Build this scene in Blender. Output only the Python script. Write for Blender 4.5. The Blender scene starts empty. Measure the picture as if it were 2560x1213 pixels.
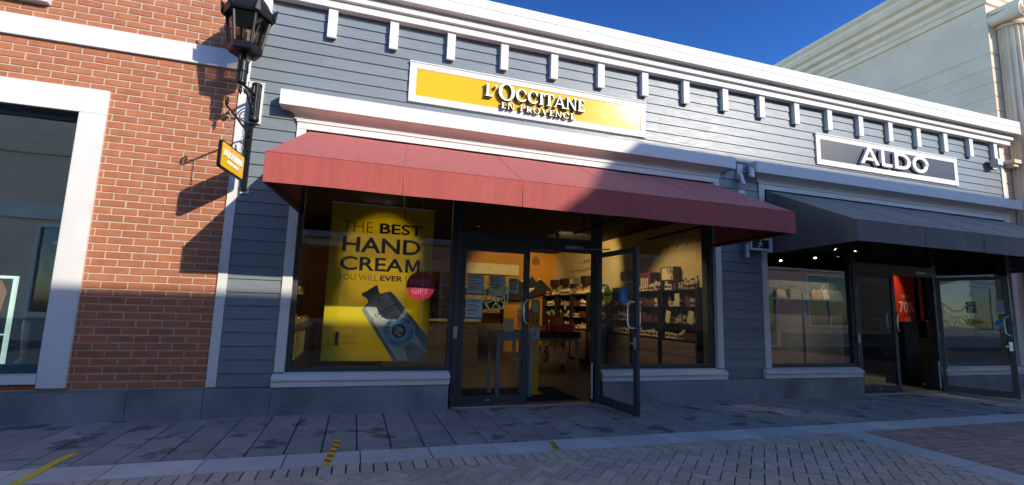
import bpy, bmesh, math, random
from mathutils import Vector, Matrix
random.seed(7)
R = math.radians
PI = math.pi
sc = bpy.context.scene
COL = sc.collection

# ------------------------------------------------------------------ camera
cam_d = bpy.data.cameras.new('camera')
cam = bpy.data.objects.new('camera', cam_d)
COL.objects.link(cam)
cam_d.sensor_width = 36.0
cam_d.lens = 16.942
cam_d.clip_end = 2000.0
_Rz = Matrix.Rotation(-0.30770, 3, 'Z')
_Rx = Matrix.Rotation(0.13780, 3, 'X')
_Ry = Matrix.Rotation(-0.03050, 3, 'Y')
_B = Matrix(((1, 0, 0), (0, 0, -1), (0, 1, 0)))       # camera axes (x right, y up, -z forward)
cam.matrix_world = Matrix.Translation((-1.2872, -6.2653, 1.273)) @ (_Rz @ _Rx @ _Ry @ _B).to_4x4()
sc.camera = cam

# ------------------------------------------------------------------ sky and sun
TO_SUN = Vector((0.705, -1.0, 0.575)).normalized()
SUN_EL = math.asin(TO_SUN.z)
SUN_AZ = math.atan2(TO_SUN.x, TO_SUN.y)
world = bpy.data.worlds.new('World')
sc.world = world
world.use_nodes = True
nt = world.node_tree
bg = nt.nodes['Background']
sky = nt.nodes.new('ShaderNodeTexSky')
sky.sky_type = 'NISHITA'
sky.sun_disc = False
sky.sun_elevation = SUN_EL
sky.sun_rotation = SUN_AZ
sky.air_density = 0.8
sky.dust_density = 0.3
sky.ozone_density = 1.6
sky.altitude = 0
gm = nt.nodes.new('ShaderNodeGamma')
gm.inputs[1].default_value = 1.95
nt.links.new(sky.outputs[0], gm.inputs[0])
hs = nt.nodes.new('ShaderNodeHueSaturation')
hs.inputs['Saturation'].default_value = 1.05
nt.links.new(gm.outputs[0], hs.inputs['Color'])
nt.links.new(hs.outputs[0], bg.inputs[0])
bg.inputs[1].default_value = 0.062
sd = bpy.data.lights.new('sun', 'SUN')
sd.energy = 3.7
sd.angle = R(0.53)
sd.color = (1.0, 0.92, 0.79)
sun = bpy.data.objects.new('sun', sd)
sun.rotation_euler = TO_SUN.to_track_quat('Z', 'Y').to_euler()
sun.location = TO_SUN * 60
COL.objects.link(sun)
sc.view_settings.view_transform = 'Standard'
sc.view_settings.look = 'None'
sc.view_settings.exposure = 0.55
sc.view_settings.gamma = 1.0
sc.render.engine = 'CYCLES'
sc.cycles.use_denoising = True
sc.cycles.max_bounces = 10
sc.cycles.transparent_max_bounces = 16
sc.cycles.sample_clamp_indirect = 6.0
sc.cycles.caustics_reflective = False
sc.cycles.caustics_refractive = False

# ------------------------------------------------------------------ materials
MATS = {}


def mat(name, col, rough=0.6, var=0.08, scale=4.0, stretch=(1, 1, 1), bump=0.0, bscale=60.0, metal=0.0,
        spec=0.5, rvar=0.0, rnd=0.0, emit=0.0, col2=None, blot=0.0, blot_col=(0.03, 0.03, 0.03), blot_scale=2.0,
        blot_edge=(0.55, 0.62), bstretch=None, sheen=0.0, speck=0.0):
    """A procedural Principled material: noise-varied colour, optional per-face attribute, blots, bump."""
    m = bpy.data.materials.new(name)
    m.use_nodes = True
    n = m.node_tree.nodes
    L = m.node_tree.links.new
    b = n['Principled BSDF']
    b.inputs['Roughness'].default_value = rough
    b.inputs['Metallic'].default_value = metal
    b.inputs['Specular IOR Level'].default_value = spec
    tc = n.new('ShaderNodeTexCoord')
    mp = n.new('ShaderNodeMapping')
    mp.inputs['Scale'].default_value = stretch
    L(tc.outputs['Object'], mp.inputs[0])
    ns = n.new('ShaderNodeTexNoise')
    ns.inputs['Scale'].default_value = scale
    ns.inputs['Detail'].default_value = 6
    ns.inputs['Roughness'].default_value = 0.6
    L(mp.outputs[0], ns.inputs['Vector'])
    ramp = n.new('ShaderNodeMapRange')
    ramp.inputs[1].default_value = 0.3
    ramp.inputs[2].default_value = 0.7
    L(ns.outputs['Fac'], ramp.inputs[0])
    mix = n.new('ShaderNodeMix')
    mix.data_type = 'RGBA'
    c2 = col2 or tuple(min(1, c * (1 + 2 * var)) for c in col)
    c1 = tuple(c * (1 - 2 * var) for c in col) if not col2 else col
    mix.inputs[6].default_value = (*c1, 1)
    mix.inputs[7].default_value = (*c2, 1)
    L(ramp.outputs[0], mix.inputs[0])
    out = mix.outputs[2]
    if rnd:
        at = n.new('ShaderNodeAttribute')
        at.attribute_name = 'rnd'
        mr = n.new('ShaderNodeMapRange')
        mr.inputs[3].default_value = 1 - rnd
        mr.inputs[4].default_value = 1 + rnd
        L(at.outputs['Fac'], mr.inputs[0])
        hs = n.new('ShaderNodeHueSaturation')
        L(mr.outputs[0], hs.inputs['Value'])
        mh = n.new('ShaderNodeMapRange')
        mh.inputs[3].default_value = 0.5 - rnd * 0.03
        mh.inputs[4].default_value = 0.5 + rnd * 0.03
        wn = n.new('ShaderNodeTexWhiteNoise')
        wn.noise_dimensions = '1D'
        L(at.outputs['Fac'], wn.inputs['W'])
        L(wn.outputs['Value'], mh.inputs[0])
        L(mh.outputs[0], hs.inputs['Hue'])
        L(out, hs.inputs['Color'])
        out = hs.outputs[0]
    if speck:
        sp = n.new('ShaderNodeTexNoise')
        sp.inputs['Scale'].default_value = 260
        sp.inputs['Detail'].default_value = 2
        L(tc.outputs['Object'], sp.inputs['Vector'])
        sr = n.new('ShaderNodeMapRange')
        sr.inputs[1].default_value = 0.35
        sr.inputs[2].default_value = 0.65
        sr.inputs[3].default_value = 1 - speck
        sr.inputs[4].default_value = 1 + speck
        L(sp.outputs['Fac'], sr.inputs[0])
        h2 = n.new('ShaderNodeHueSaturation')
        L(sr.outputs[0], h2.inputs['Value'])
        L(out, h2.inputs['Color'])
        out = h2.outputs[0]
    if blot:
        bn = n.new('ShaderNodeTexNoise')
        bn.inputs['Scale'].default_value = blot_scale
        bn.inputs['Detail'].default_value = 5
        bn.inputs['Roughness'].default_value = 0.55
        L(tc.outputs['Object'], bn.inputs['Vector'])
        br = n.new('ShaderNodeMapRange')
        br.inputs[1].default_value = blot_edge[0]
        br.inputs[2].default_value = blot_edge[1]
        br.inputs[4].default_value = blot
        L(bn.outputs['Fac'], br.inputs[0])
        m2 = n.new('ShaderNodeMix')
        m2.data_type = 'RGBA'
        m2.inputs[7].default_value = (*blot_col, 1)
        L(br.outputs[0], m2.inputs[0])
        L(out, m2.inputs[6])
        out = m2.outputs[2]
    L(out, b.inputs['Base Color'])
    if rvar:
        rr = n.new('ShaderNodeMapRange')
        rr.inputs[1].default_value = 0.3
        rr.inputs[2].default_value = 0.7
        rr.inputs[3].default_value = max(0.02, rough - rvar)
        rr.inputs[4].default_value = rough + rvar
        L(ns.outputs['Fac'], rr.inputs[0])
        L(rr.outputs[0], b.inputs['Roughness'])
    if bump:
        bn2 = n.new('ShaderNodeTexNoise')
        bn2.inputs['Scale'].default_value = bscale
        bn2.inputs['Detail'].default_value = 4
        if bstretch:
            mp2 = n.new('ShaderNodeMapping')
            mp2.inputs['Scale'].default_value = bstretch
            L(tc.outputs['Object'], mp2.inputs[0])
            L(mp2.outputs[0], bn2.inputs['Vector'])
        else:
            L(tc.outputs['Object'], bn2.inputs['Vector'])
        bp = n.new('ShaderNodeBump')
        bp.inputs['Strength'].default_value = bump
        bp.inputs['Distance'].default_value = 0.01
        L(bn2.outputs['Fac'], bp.inputs['Height'])
        L(bp.outputs[0], b.inputs['Normal'])
    if emit:
        L(out, b.inputs['Emission Color'])
        b.inputs['Emission Strength'].default_value = emit
    if sheen:
        b.inputs['Sheen Weight'].default_value = sheen
    MATS[name] = m
    return m


def glass_mat(name, tint=(0.86, 0.88, 0.87), ior=1.75, rough=0.0):
    m = bpy.data.materials.new(name)
    m.use_nodes = True
    n = m.node_tree.nodes
    L = m.node_tree.links.new
    n.remove(n['Principled BSDF'])
    tr = n.new('ShaderNodeBsdfTransparent')
    tr.inputs[0].default_value = (*tint, 1)
    clear = n.new('ShaderNodeBsdfTransparent')
    gl = n.new('ShaderNodeBsdfGlossy')
    gl.inputs['Roughness'].default_value = rough
    fr = n.new('ShaderNodeFresnel')
    fr.inputs['IOR'].default_value = ior
    tc = n.new('ShaderNodeTexCoord')
    ns = n.new('ShaderNodeTexNoise')
    ns.inputs['Scale'].default_value = 1.3
    bp = n.new('ShaderNodeBump')
    bp.inputs['Strength'].default_value = 0.05
    bp.inputs['Distance'].default_value = 0.02
    L(tc.outputs['Object'], ns.inputs['Vector'])
    L(ns.outputs['Fac'], bp.inputs['Height'])
    L(bp.outputs[0], gl.inputs['Normal'])
    mx = n.new('ShaderNodeMixShader')
    L(fr.outputs[0], mx.inputs[0])
    L(tr.outputs[0], mx.inputs[1])
    L(gl.outputs[0], mx.inputs[2])
    ge = n.new('ShaderNodeNewGeometry')
    m2 = n.new('ShaderNodeMixShader')
    L(ge.outputs['Backfacing'], m2.inputs[0])
    L(mx.outputs[0], m2.inputs[1])
    L(clear.outputs[0], m2.inputs[2])
    L(m2.outputs[0], n['Material Output'].inputs['Surface'])
    MATS[name] = m
    return m


def emit_mat(name, col, strength):
    m = bpy.data.materials.new(name)
    m.use_nodes = True
    b = m.node_tree.nodes['Principled BSDF']
    b.inputs['Base Color'].default_value = (*col, 1)
    b.inputs['Emission Color'].default_value = (*col, 1)
    b.inputs['Emission Strength'].default_value = strength
    MATS[name] = m
    return m


mat('white_paint', (0.68, 0.665, 0.62), 0.55, 0.025, 3, spec=0.25, bump=0.04, bscale=40, rvar=0.06)
mat('siding_paint', (0.185, 0.212, 0.222), 0.36, 0.05, 3.0, stretch=(1.0, 1, 38), rvar=0.15, spec=0.30,
    bump=0.12, bscale=30, bstretch=(0.5, 1, 14), rnd=0.05, blot=0.8, blot_col=(0.55, 0.55, 0.56), blot_scale=4.0, blot_edge=(0.73, 0.745))
mat('brick_red', (0.40, 0.145, 0.070), 0.85, 0.07, 9, bump=0.25, bscale=90, rnd=0.10, spec=0.25)
mat('mortar', (0.53, 0.42, 0.31), 0.9, 0.08, 8, bump=0.2, bscale=120, spec=0.2)
mat('base_stone', (0.24, 0.245, 0.245), 0.7, 0.09, 2.2, bump=0.1, bscale=120, blot=0.6, blot_col=(0.09, 0.095, 0.10), blot_scale=1.5,
    blot_edge=(0.47, 0.68), rnd=0.10, speck=0.10)
mat('red_canvas', (0.385, 0.080, 0.066), 0.75, 0.055, 2.0, stretch=(9, 2, 0.7), bump=0.10, bscale=700, spec=0.3, sheen=0.15, bstretch=(1, 1, 1),
    blot=0.35, blot_col=(0.44, 0.115, 0.09), blot_scale=1.1, blot_edge=(0.45, 0.75))
mat('black_canvas', (0.15, 0.132, 0.113), 0.8, 0.10, 2.0, stretch=(9, 2, 0.7), bump=0.10, bscale=700, spec=0.3, sheen=0.2,
    blot=0.5, blot_col=(0.23, 0.20, 0.17), blot_scale=1.2, blot_edge=(0.45, 0.75))
mat('seam_thread', (0.34, 0.075, 0.066), 0.8, 0.05)
mat('bronze_frame', (0.042, 0.047, 0.052), 0.42, 0.05, 5, metal=0.0, spec=0.5)
mat('black_iron', (0.006, 0.006, 0.0065), 0.42, 0.05, 20, spec=0.3, bump=0.06, bscale=120)
mat('steel', (0.62, 0.62, 0.60), 0.28, 0.04, 30, metal=1.0)
mat('galvanised', (0.42, 0.42, 0.41), 0.4, 0.06, 20, metal=1.0)
mat('yellow_sign', (0.76, 0.43, 0.010), 0.15, 0.02, 2, spec=0.16, rvar=0.01)
mat('letter_white', (0.80, 0.79, 0.76), 0.4, 0.02)
mat('letter_side', (0.02, 0.016, 0.013), 0.6, 0.02)
mat('sign_black', (0.028, 0.028, 0.030), 0.35, 0.04, 2)
mat('poster_yellow', (0.82, 0.66, 0.005), 0.55, 0.03, 1.2)
mat('ink_dark', (0.022, 0.016, 0.013), 0.6, 0.03)
mat('ink_brown', (0.05, 0.03, 0.012), 0.6, 0.03)
mat('tube_silver', (0.86, 0.84, 0.70), 0.45, 0.10, 2.0)
mat('tube_shadow', (0.24, 0.25, 0.22), 0.5, 0.14, 3.0)
mat('tube_light', (0.92, 0.90, 0.78), 0.45, 0.08, 2.0)
mat('tube_cap', (0.035, 0.035, 0.034), 0.4, 0.2, 9)
mat('roundel_blue', (0.17, 0.42, 0.55), 0.5, 0.05, 6)
mat('roundel_line', (0.55, 0.58, 0.52), 0.5, 0.03)
mat('sticker_pink', (0.46, 0.014, 0.055), 0.4, 0.03)
mat('sticker_text', (0.66, 0.16, 0.20), 0.5, 0.02)
mat('paper', (0.62, 0.63, 0.62), 0.7, 0.03, 5)
mat('paper_yellow', (0.60, 0.56, 0.33), 0.7, 0.04, 5)
mat('paper_ink', (0.08, 0.08, 0.09), 0.7, 0.05)
mat('decal_green', (0.80, 0.95, 0.36), 0.5, 0.04)
mat('sticker_yellow', (0.72, 0.47, 0.02), 0.45, 0.03)
mat('sticker_blue', (0.03, 0.21, 0.56), 0.45, 0.03)
mat('orange_wall', (0.55, 0.24, 0.022), 0.8, 0.05, 1.0)
mat('cream_wall', (0.56, 0.44, 0.20), 0.8, 0.04, 1.0)
mat('dark_ceiling', (0.010, 0.009, 0.009), 0.9, 0.05)
mat('shop_floor', (0.10, 0.085, 0.07), 0.45, 0.12, 2.0)
mat('dark_wall', (0.045, 0.043, 0.04), 0.8, 0.1, 2)
mat('grey_wall', (0.16, 0.155, 0.145), 0.8, 0.1, 2)
mat('shelf_black', (0.014, 0.013, 0.012), 0.5, 0.1)
mat('drawer_wood', (0.16, 0.13, 0.095), 0.6, 0.12, 3, stretch=(1, 1, 8))
mat('grey_wood', (0.22, 0.23, 0.22), 0.6, 0.10, 3, stretch=(6, 6, 1))
mat('mat_rubber', (0.008, 0.008, 0.009), 0.9, 0.1, 80, bump=0.3, bscale=300)
mat('post_yellow', (0.60, 0.34, 0.015), 0.45, 0.05)
mat('bottle_amber', (0.42, 0.20, 0.04), 0.2, 0.06)
mat('bottle_cream', (0.70, 0.62, 0.40), 0.35, 0.06)
mat('bottle_green', (0.20, 0.26, 0.14), 0.3, 0.06)
mat('bottle_cap', (0.02, 0.018, 0.016), 0.35, 0.05)
mat('box_cream', (0.70, 0.58, 0.32), 0.6, 0.06)
mat('box_purple', (0.12, 0.03, 0.05), 0.5, 0.08)
mat('box_pink', (0.66, 0.27, 0.22), 0.6, 0.06)
mat('box_red', (0.55, 0.05, 0.08), 0.5, 0.06)
mat('gift_orange', (0.62, 0.31, 0.05), 0.5, 0.12, 8)
mat('tote_canvas', (0.44, 0.37, 0.25), 0.85, 0.08, 14, bump=0.2, bscale=300)
mat('leather_dark', (0.03, 0.02, 0.015), 0.5, 0.1)
mat('bag_tan', (0.42, 0.26, 0.13), 0.55, 0.1)
mat('bag_cream', (0.58, 0.52, 0.40), 0.55, 0.08)
mat('bag_grey', (0.17, 0.175, 0.18), 0.5, 0.1)
mat('mountain_black', (0.012, 0.013, 0.015), 0.7, 0.08)
mat('snow_cream', (0.62, 0.52, 0.34), 0.7, 0.05)
mat('banner_red', (0.62, 0.030, 0.015), 0.55, 0.03)
mat('banner_text', (0.75, 0.55, 0.45), 0.6, 0.02)
mat('stucco', (0.74, 0.57, 0.395), 0.85, 0.05, 1.2, bump=0.15, bscale=60, blot=0.2, blot_col=(0.44, 0.38, 0.30), blot_scale=0.8, blot_edge=(0.5, 0.8))
mat('stucco_trim', (0.74, 0.585, 0.40), 0.75, 0.05, 2.0, bump=0.08, bscale=50)
mat('roof_slate', (0.07, 0.07, 0.075), 0.8, 0.15, 5)
mat('granite', (0.66, 0.60, 0.51), 0.65, 0.06, 2.0, bump=0.12, bscale=250, rnd=0.07, speck=0.16)
mat('flagstone', (0.35, 0.318, 0.283), 0.62, 0.10, 2.6, bump=0.28, bscale=70, rnd=0.13, spec=0.4, speck=0.10,
    blot=0.72, blot_col=(0.07, 0.066, 0.052), blot_scale=2.7, blot_edge=(0.57, 0.62))
mat('tan_paver', (0.64, 0.49, 0.335), 0.75, 0.07, 5, bump=0.25, bscale=120, rnd=0.12, spec=0.35, speck=0.08)
mat('red_paver', (0.52, 0.31, 0.22), 0.75, 0.07, 5, bump=0.25, bscale=120, rnd=0.14, spec=0.35, speck=0.08)
mat('joint_sand', (0.035, 0.033, 0.031), 0.95, 0.15, 30, bump=0.3, bscale=200)
mat('roof_membrane', (0.42, 0.38, 0.32), 0.8, 0.05, 2)
mat('far_paving', (0.20, 0.15, 0.125), 0.8, 0.1, 3)
mat('tape_yellow', (0.90, 0.60, 0.02), 0.5, 0.04, 12)
mat('tape_red', (0.50, 0.09, 0.03), 0.5, 0.04, 12)
mat('lamp_white', (0.70, 0.70, 0.68), 0.4, 0.02)
mat('mannequin', (0.55, 0.50, 0.44), 0.5, 0.04)
mat('dark_cloth', (0.05, 0.035, 0.03), 0.9, 0.2, 10)
mat('teal_frame', (0.02, 0.07, 0.075), 0.45, 0.05)
mat('green_leaf', (0.05, 0.09, 0.03), 0.6, 0.2, 12)
mat('exit_face', (0.02, 0.025, 0.03), 0.3, 0.05)
for nm_ in ('poster_yellow', 'tube_silver', 'tube_light'):
    # printed fabric lets some of the shop's light through
    m_ = MATS[nm_]
    n_ = m_.node_tree.nodes
    b_ = n_['Principled BSDF']
    tl = n_.new('ShaderNodeBsdfTranslucent')
    mxs = n_.new('ShaderNodeMixShader')
    mxs.inputs[0].default_value = 0.36
    src = b_.inputs['Base Color'].links[0].from_socket
    m_.node_tree.links.new(src, tl.inputs[0])
    m_.node_tree.links.new(b_.outputs[0], mxs.inputs[1])
    m_.node_tree.links.new(tl.outputs[0], mxs.inputs[2])
    m_.node_tree.links.new(mxs.outputs[0], n_['Material Output'].inputs['Surface'])
glass_mat('shop_glass')
glass_mat('lamp_glass', (0.50, 0.44, 0.36), 1.45)
glass_mat('coated_glass', (0.80, 0.82, 0.82), 3.0)
glass_mat('door_glass', (0.86, 0.90, 0.88), 1.5)
mat('dark_glass', (0.02, 0.024, 0.026), 0.06, 0.05, spec=0.6)
emit_mat('spot_glow', (1.0, 0.86, 0.62), 14.0)
emit_mat('spot_glow_green', (0.92, 1.0, 0.62), 14.0)
emit_mat('light_frame', (0.72, 1.0, 0.84), 0.55)
M = MATS

# ------------------------------------------------------------------ mesh helpers
def world_loc(o):
    v = Vector((0, 0, 0))
    while o is not None:
        v += o.location
        o = o.parent
    return v


class MB:
    def __init__(s):
        s.v, s.f, s.mi, s.r = [], [], [], []

    def add(s, verts, faces, m=0, rnd=None):
        o = len(s.v)
        s.v += [tuple(p) for p in verts]
        rv = random.random() if rnd is None else rnd
        for f in faces:
            s.f.append([i + o for i in f])
            s.mi.append(m)
            s.r.append(rv)
        return s

    def box(s, x0, x1, y0, y1, z0, z1, m=0, rnd=None):
        p = [(x, y, z) for z in (z0, z1) for y in (y0, y1) for x in (x0, x1)]
        return s.add(p, [(0, 2, 3, 1), (4, 5, 7, 6), (0, 1, 5, 4), (2, 6, 7, 3), (0, 4, 6, 2), (1, 3, 7, 5)], m, rnd)

    def prism(s, pts, plane, a, b, m=0, rnd=None):
        """Extrude a closed 2-D outline: 'xz' along y, 'yz' along x, 'xy' along z."""
        if plane == 'xz':
            g = lambda p, t: (p[0], t, p[1])
        elif plane == 'yz':
            g = lambda p, t: (t, p[0], p[1])
        else:
            g = lambda p, t: (p[0], p[1], t)
        n = len(pts)
        v = [g(p, a) for p in pts] + [g(p, b) for p in pts]
        f = [tuple(range(n))[::-1], tuple(range(n, 2 * n))]
        f += [(i, (i + 1) % n, n + (i + 1) % n, n + i) for i in range(n)]
        return s.add(v, f, m, rnd)

    def loft(s, rings, m=0, caps=True, closed=True):
        n = len(rings[0])
        v = [p for r in rings for p in r]
        f = []
        for k in range(len(rings) - 1):
            for i in range(n if closed else n - 1):
                j = (i + 1) % n
                f.append((k * n + i, k * n + j, (k + 1) * n + j, (k + 1) * n + i))
        if caps and closed:
            f.append(tuple(range(n))[::-1])
            f.append(tuple(range((len(rings) - 1) * n, len(rings) * n)))
        return s.add(v, f, m)

    def lathe(s, prof, c, n=16, m=0, phase=0.0, axis='z'):
        rings = []
        for r, z in prof:
            ring = []
            for i in range(n):
                a = phase + 2 * PI * i / n
                if axis == 'z':
                    ring.append((c[0] + r * math.cos(a), c[1] + r * math.sin(a), c[2] + z))
                elif axis == 'y':
                    ring.append((c[0] + r * math.cos(a), c[1] + z, c[2] + r * math.sin(a)))
                else:
                    ring.append((c[0] + z, c[1] + r * math.cos(a), c[2] + r * math.sin(a)))
            rings.append(ring)
        return s.loft(rings, m)

    def tube(s, path, r, n=8, m=0, closed=False):
        P = [Vector(p) for p in path]
        rad = r if isinstance(r, (list, tuple)) else [r] * len(P)
        rings = []
        up = None
        for i, p in enumerate(P):
            if closed:
                t = (P[(i + 1) % len(P)] - P[i - 1]).normalized()
            else:
                t = (P[min(i + 1, len(P) - 1)] - P[max(i - 1, 0)]).normalized()
            if up is None:
                up = Vector((0, 0, 1)) if abs(t.z) < 0.9 else Vector((1, 0, 0))
            a = t.cross(up).normalized()
            b = a.cross(t).normalized()
            up = b
            rings.append([p + (a * math.cos(2 * PI * k / n) + b * math.sin(2 * PI * k / n)) * rad[i] for k in range(n)])
        if closed:
            rings.append(rings[0])
            return s.loft(rings, m, caps=False)
        return s.loft(rings, m)

    def frustum(s, x0, x1, y0, y1, z0, z1, inset, m=0, rnd=None, face='z'):
        i = inset
        p = [(x0, y0, z0), (x1, y0, z0), (x1, y1, z0), (x0, y1, z0),
             (x0 + i, y0 + i, z1), (x1 - i, y0 + i, z1), (x1 - i, y1 - i, z1), (x0 + i, y1 - i, z1)]
        return s.add(p, [(4, 5, 6, 7), (0, 1, 5, 4), (1, 2, 6, 5), (2, 3, 7, 6), (3, 0, 4, 7)], m, rnd)

    def xf(s, mtx, start=0):
        s.v = s.v[:start] + [tuple(mtx @ Vector(p)) for p in s.v[start:]]
        return s

    def build(s, name, mats, parent=None, bevel=0.0, smooth=False, seg=2, cuts=(), solidify=0.0, kind=None):
        me = bpy.data.meshes.new(name)
        off = world_loc(parent) if parent is not None else Vector((0, 0, 0))
        me.from_pydata([tuple(Vector(p) - off) for p in s.v], [], s.f)
        mats = mats if isinstance(mats, (list, tuple)) else [mats]
        for m_ in mats:
            me.materials.append(M[m_])
        for p, mi in zip(me.polygons, s.mi):
            p.material_index = mi
        at = me.attributes.new('rnd', 'FLOAT', 'FACE')
        at.data.foreach_set('value', s.r)
        bm = bmesh.new()
        bm.from_mesh(me)
        for co, no in cuts:
            bmesh.ops.bisect_plane(bm, geom=bm.verts[:] + bm.edges[:] + bm.faces[:], plane_co=Vector(co) - off, plane_no=no, clear_outer=True)
        bmesh.ops.recalc_face_normals(bm, faces=bm.faces)
        if smooth:
            for f in bm.faces:
                f.smooth = True
            for e in bm.edges:
                if len(e.link_faces) == 2 and e.calc_face_angle(0) > R(38):
                    e.smooth = False
        bm.to_mesh(me)
        bm.free()
        o = bpy.data.objects.new(name, me)
        COL.objects.link(o)
        if parent is not None:
            o.parent = parent
        if solidify:
            md = o.modifiers.new('solid', 'SOLIDIFY')
            md.thickness = solidify
            md.offset = 0
        if bevel:
            md = o.modifiers.new('bevel', 'BEVEL')
            md.width = bevel
            md.segments = seg
            md.limit_method = 'ANGLE'
            md.angle_limit = R(40)
        if kind:
            o['kind'] = kind
        return o


def thing(name, label, cat, loc=(0, 0, 0), group=None, rz=0.0):
    o = bpy.data.objects.new(name, None)
    o.empty_display_size = 0.1
    COL.objects.link(o)
    o.location = loc
    o.rotation_euler = (0, 0, rz)
    return tag(o, label, cat, group)


def tag(o, label, cat, group=None):
    o['label'] = label
    o['category'] = cat
    if group:
        o['group'] = group
    return o


def copy_tree(o, parent=None):
    c = o.copy()
    COL.objects.link(c)
    if parent is not None:
        c.parent = parent
    for ch in list(o.children):
        copy_tree(ch, c)
    return c


def empty_part(name, parent):
    o = bpy.data.objects.new(name, None)
    o.empty_display_size = 0.05
    COL.objects.link(o)
    o.parent = parent
    return o


# lettering: the built-in font for the plain capitals
def font_geo(txt, offset=0.0):
    cu = bpy.data.curves.new('lettering', 'FONT')
    cu.body = txt
    cu.size = 1.0
    cu.offset = offset
    cu.resolution_u = 4
    ob = bpy.data.objects.new('lettering', cu)
    COL.objects.link(ob)
    dg = bpy.context.evaluated_depsgraph_get()
    me = bpy.data.meshes.new_from_object(ob.evaluated_get(dg))
    V = [tuple(v.co) for v in me.vertices]
    F = [tuple(p.vertices) for p in me.polygons]
    bpy.data.objects.remove(ob)
    bpy.data.curves.remove(cu)
    bpy.data.meshes.remove(me)
    return V, F


def text_into(mb, txt, x0, x1, z0, z1, y, depth=0.0015, m=0, offset=0.0, fn=None):
    """Flat letters fitted into a box of the plane facing -y, with a little thickness."""
    V, F = font_geo(txt, offset)
    ax, bx = min(v[0] for v in V), max(v[0] for v in V)
    az, bz = min(v[1] for v in V), max(v[1] for v in V)
    P = []
    for v in V:
        u = (v[0] - ax) / (bx - ax)
        w = (v[1] - az) / max(bz - az, 1e-6)
        P.append((x0 + (x1 - x0) * u, z0 + (z1 - z0) * w))
    bmx = bmesh.new()
    vs = [bmx.verts.new((p[0], y, p[1])) for p in P]
    for f in F:
        try:
            bmx.faces.new([vs[i] for i in f])
        except ValueError:
            pass
    ret = bmesh.ops.extrude_face_region(bmx, geom=bmx.faces[:])
    for g in ret['geom']:
        if isinstance(g, bmesh.types.BMVert):
            g.co.y -= depth
    bmx.verts.index_update()
    vv = [tuple(v.co) for v in bmx.verts]
    ff = [tuple(v.index for v in f.verts) for f in bmx.faces]
    bmx.free()
    if fn:
        vv = [fn(p) for p in vv]
    mb.add(vv, ff, m)
    return mb


# a roman capital alphabet with serifs, drawn as strokes in a unit-high cell
def _arc(cx, cz, rx, rz, a0, a1, n=14):
    return [(cx + rx * math.cos(R(a0 + (a1 - a0) * i / n)), cz + rz * math.sin(R(a0 + (a1 - a0) * i / n))) for i in range(n + 1)]


def _bar(x0, x1, z0, z1):
    return [(x0, z0), (x1, z0), (x1, z1), (x0, z1)]


def _serif(xc, z, w, up):
    t = 0.045
    b = 0.05
    if up:
        return [(xc - w, z), (xc + w, z), (xc + w, z + t), (xc + w * 0.45, z + t + b), (xc - w * 0.45, z + t + b), (xc - w, z + t)]
    return [(xc - w, z), (xc - w, z - t), (xc - w * 0.45, z - t - b), (xc + w * 0.45, z - t - b), (xc + w, z - t), (xc + w, z)]


def _ring(cx, cz, ro, ri, a0=0, a1=360, n=28):
    o = _arc(cx, cz, ro[0], ro[1], a0, a1, n)
    i = _arc(cx, cz, ri[0], ri[1], a0, a1, n)
    return [[o[k], o[k + 1], i[k + 1], i[k]] for k in range(n)]


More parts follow.
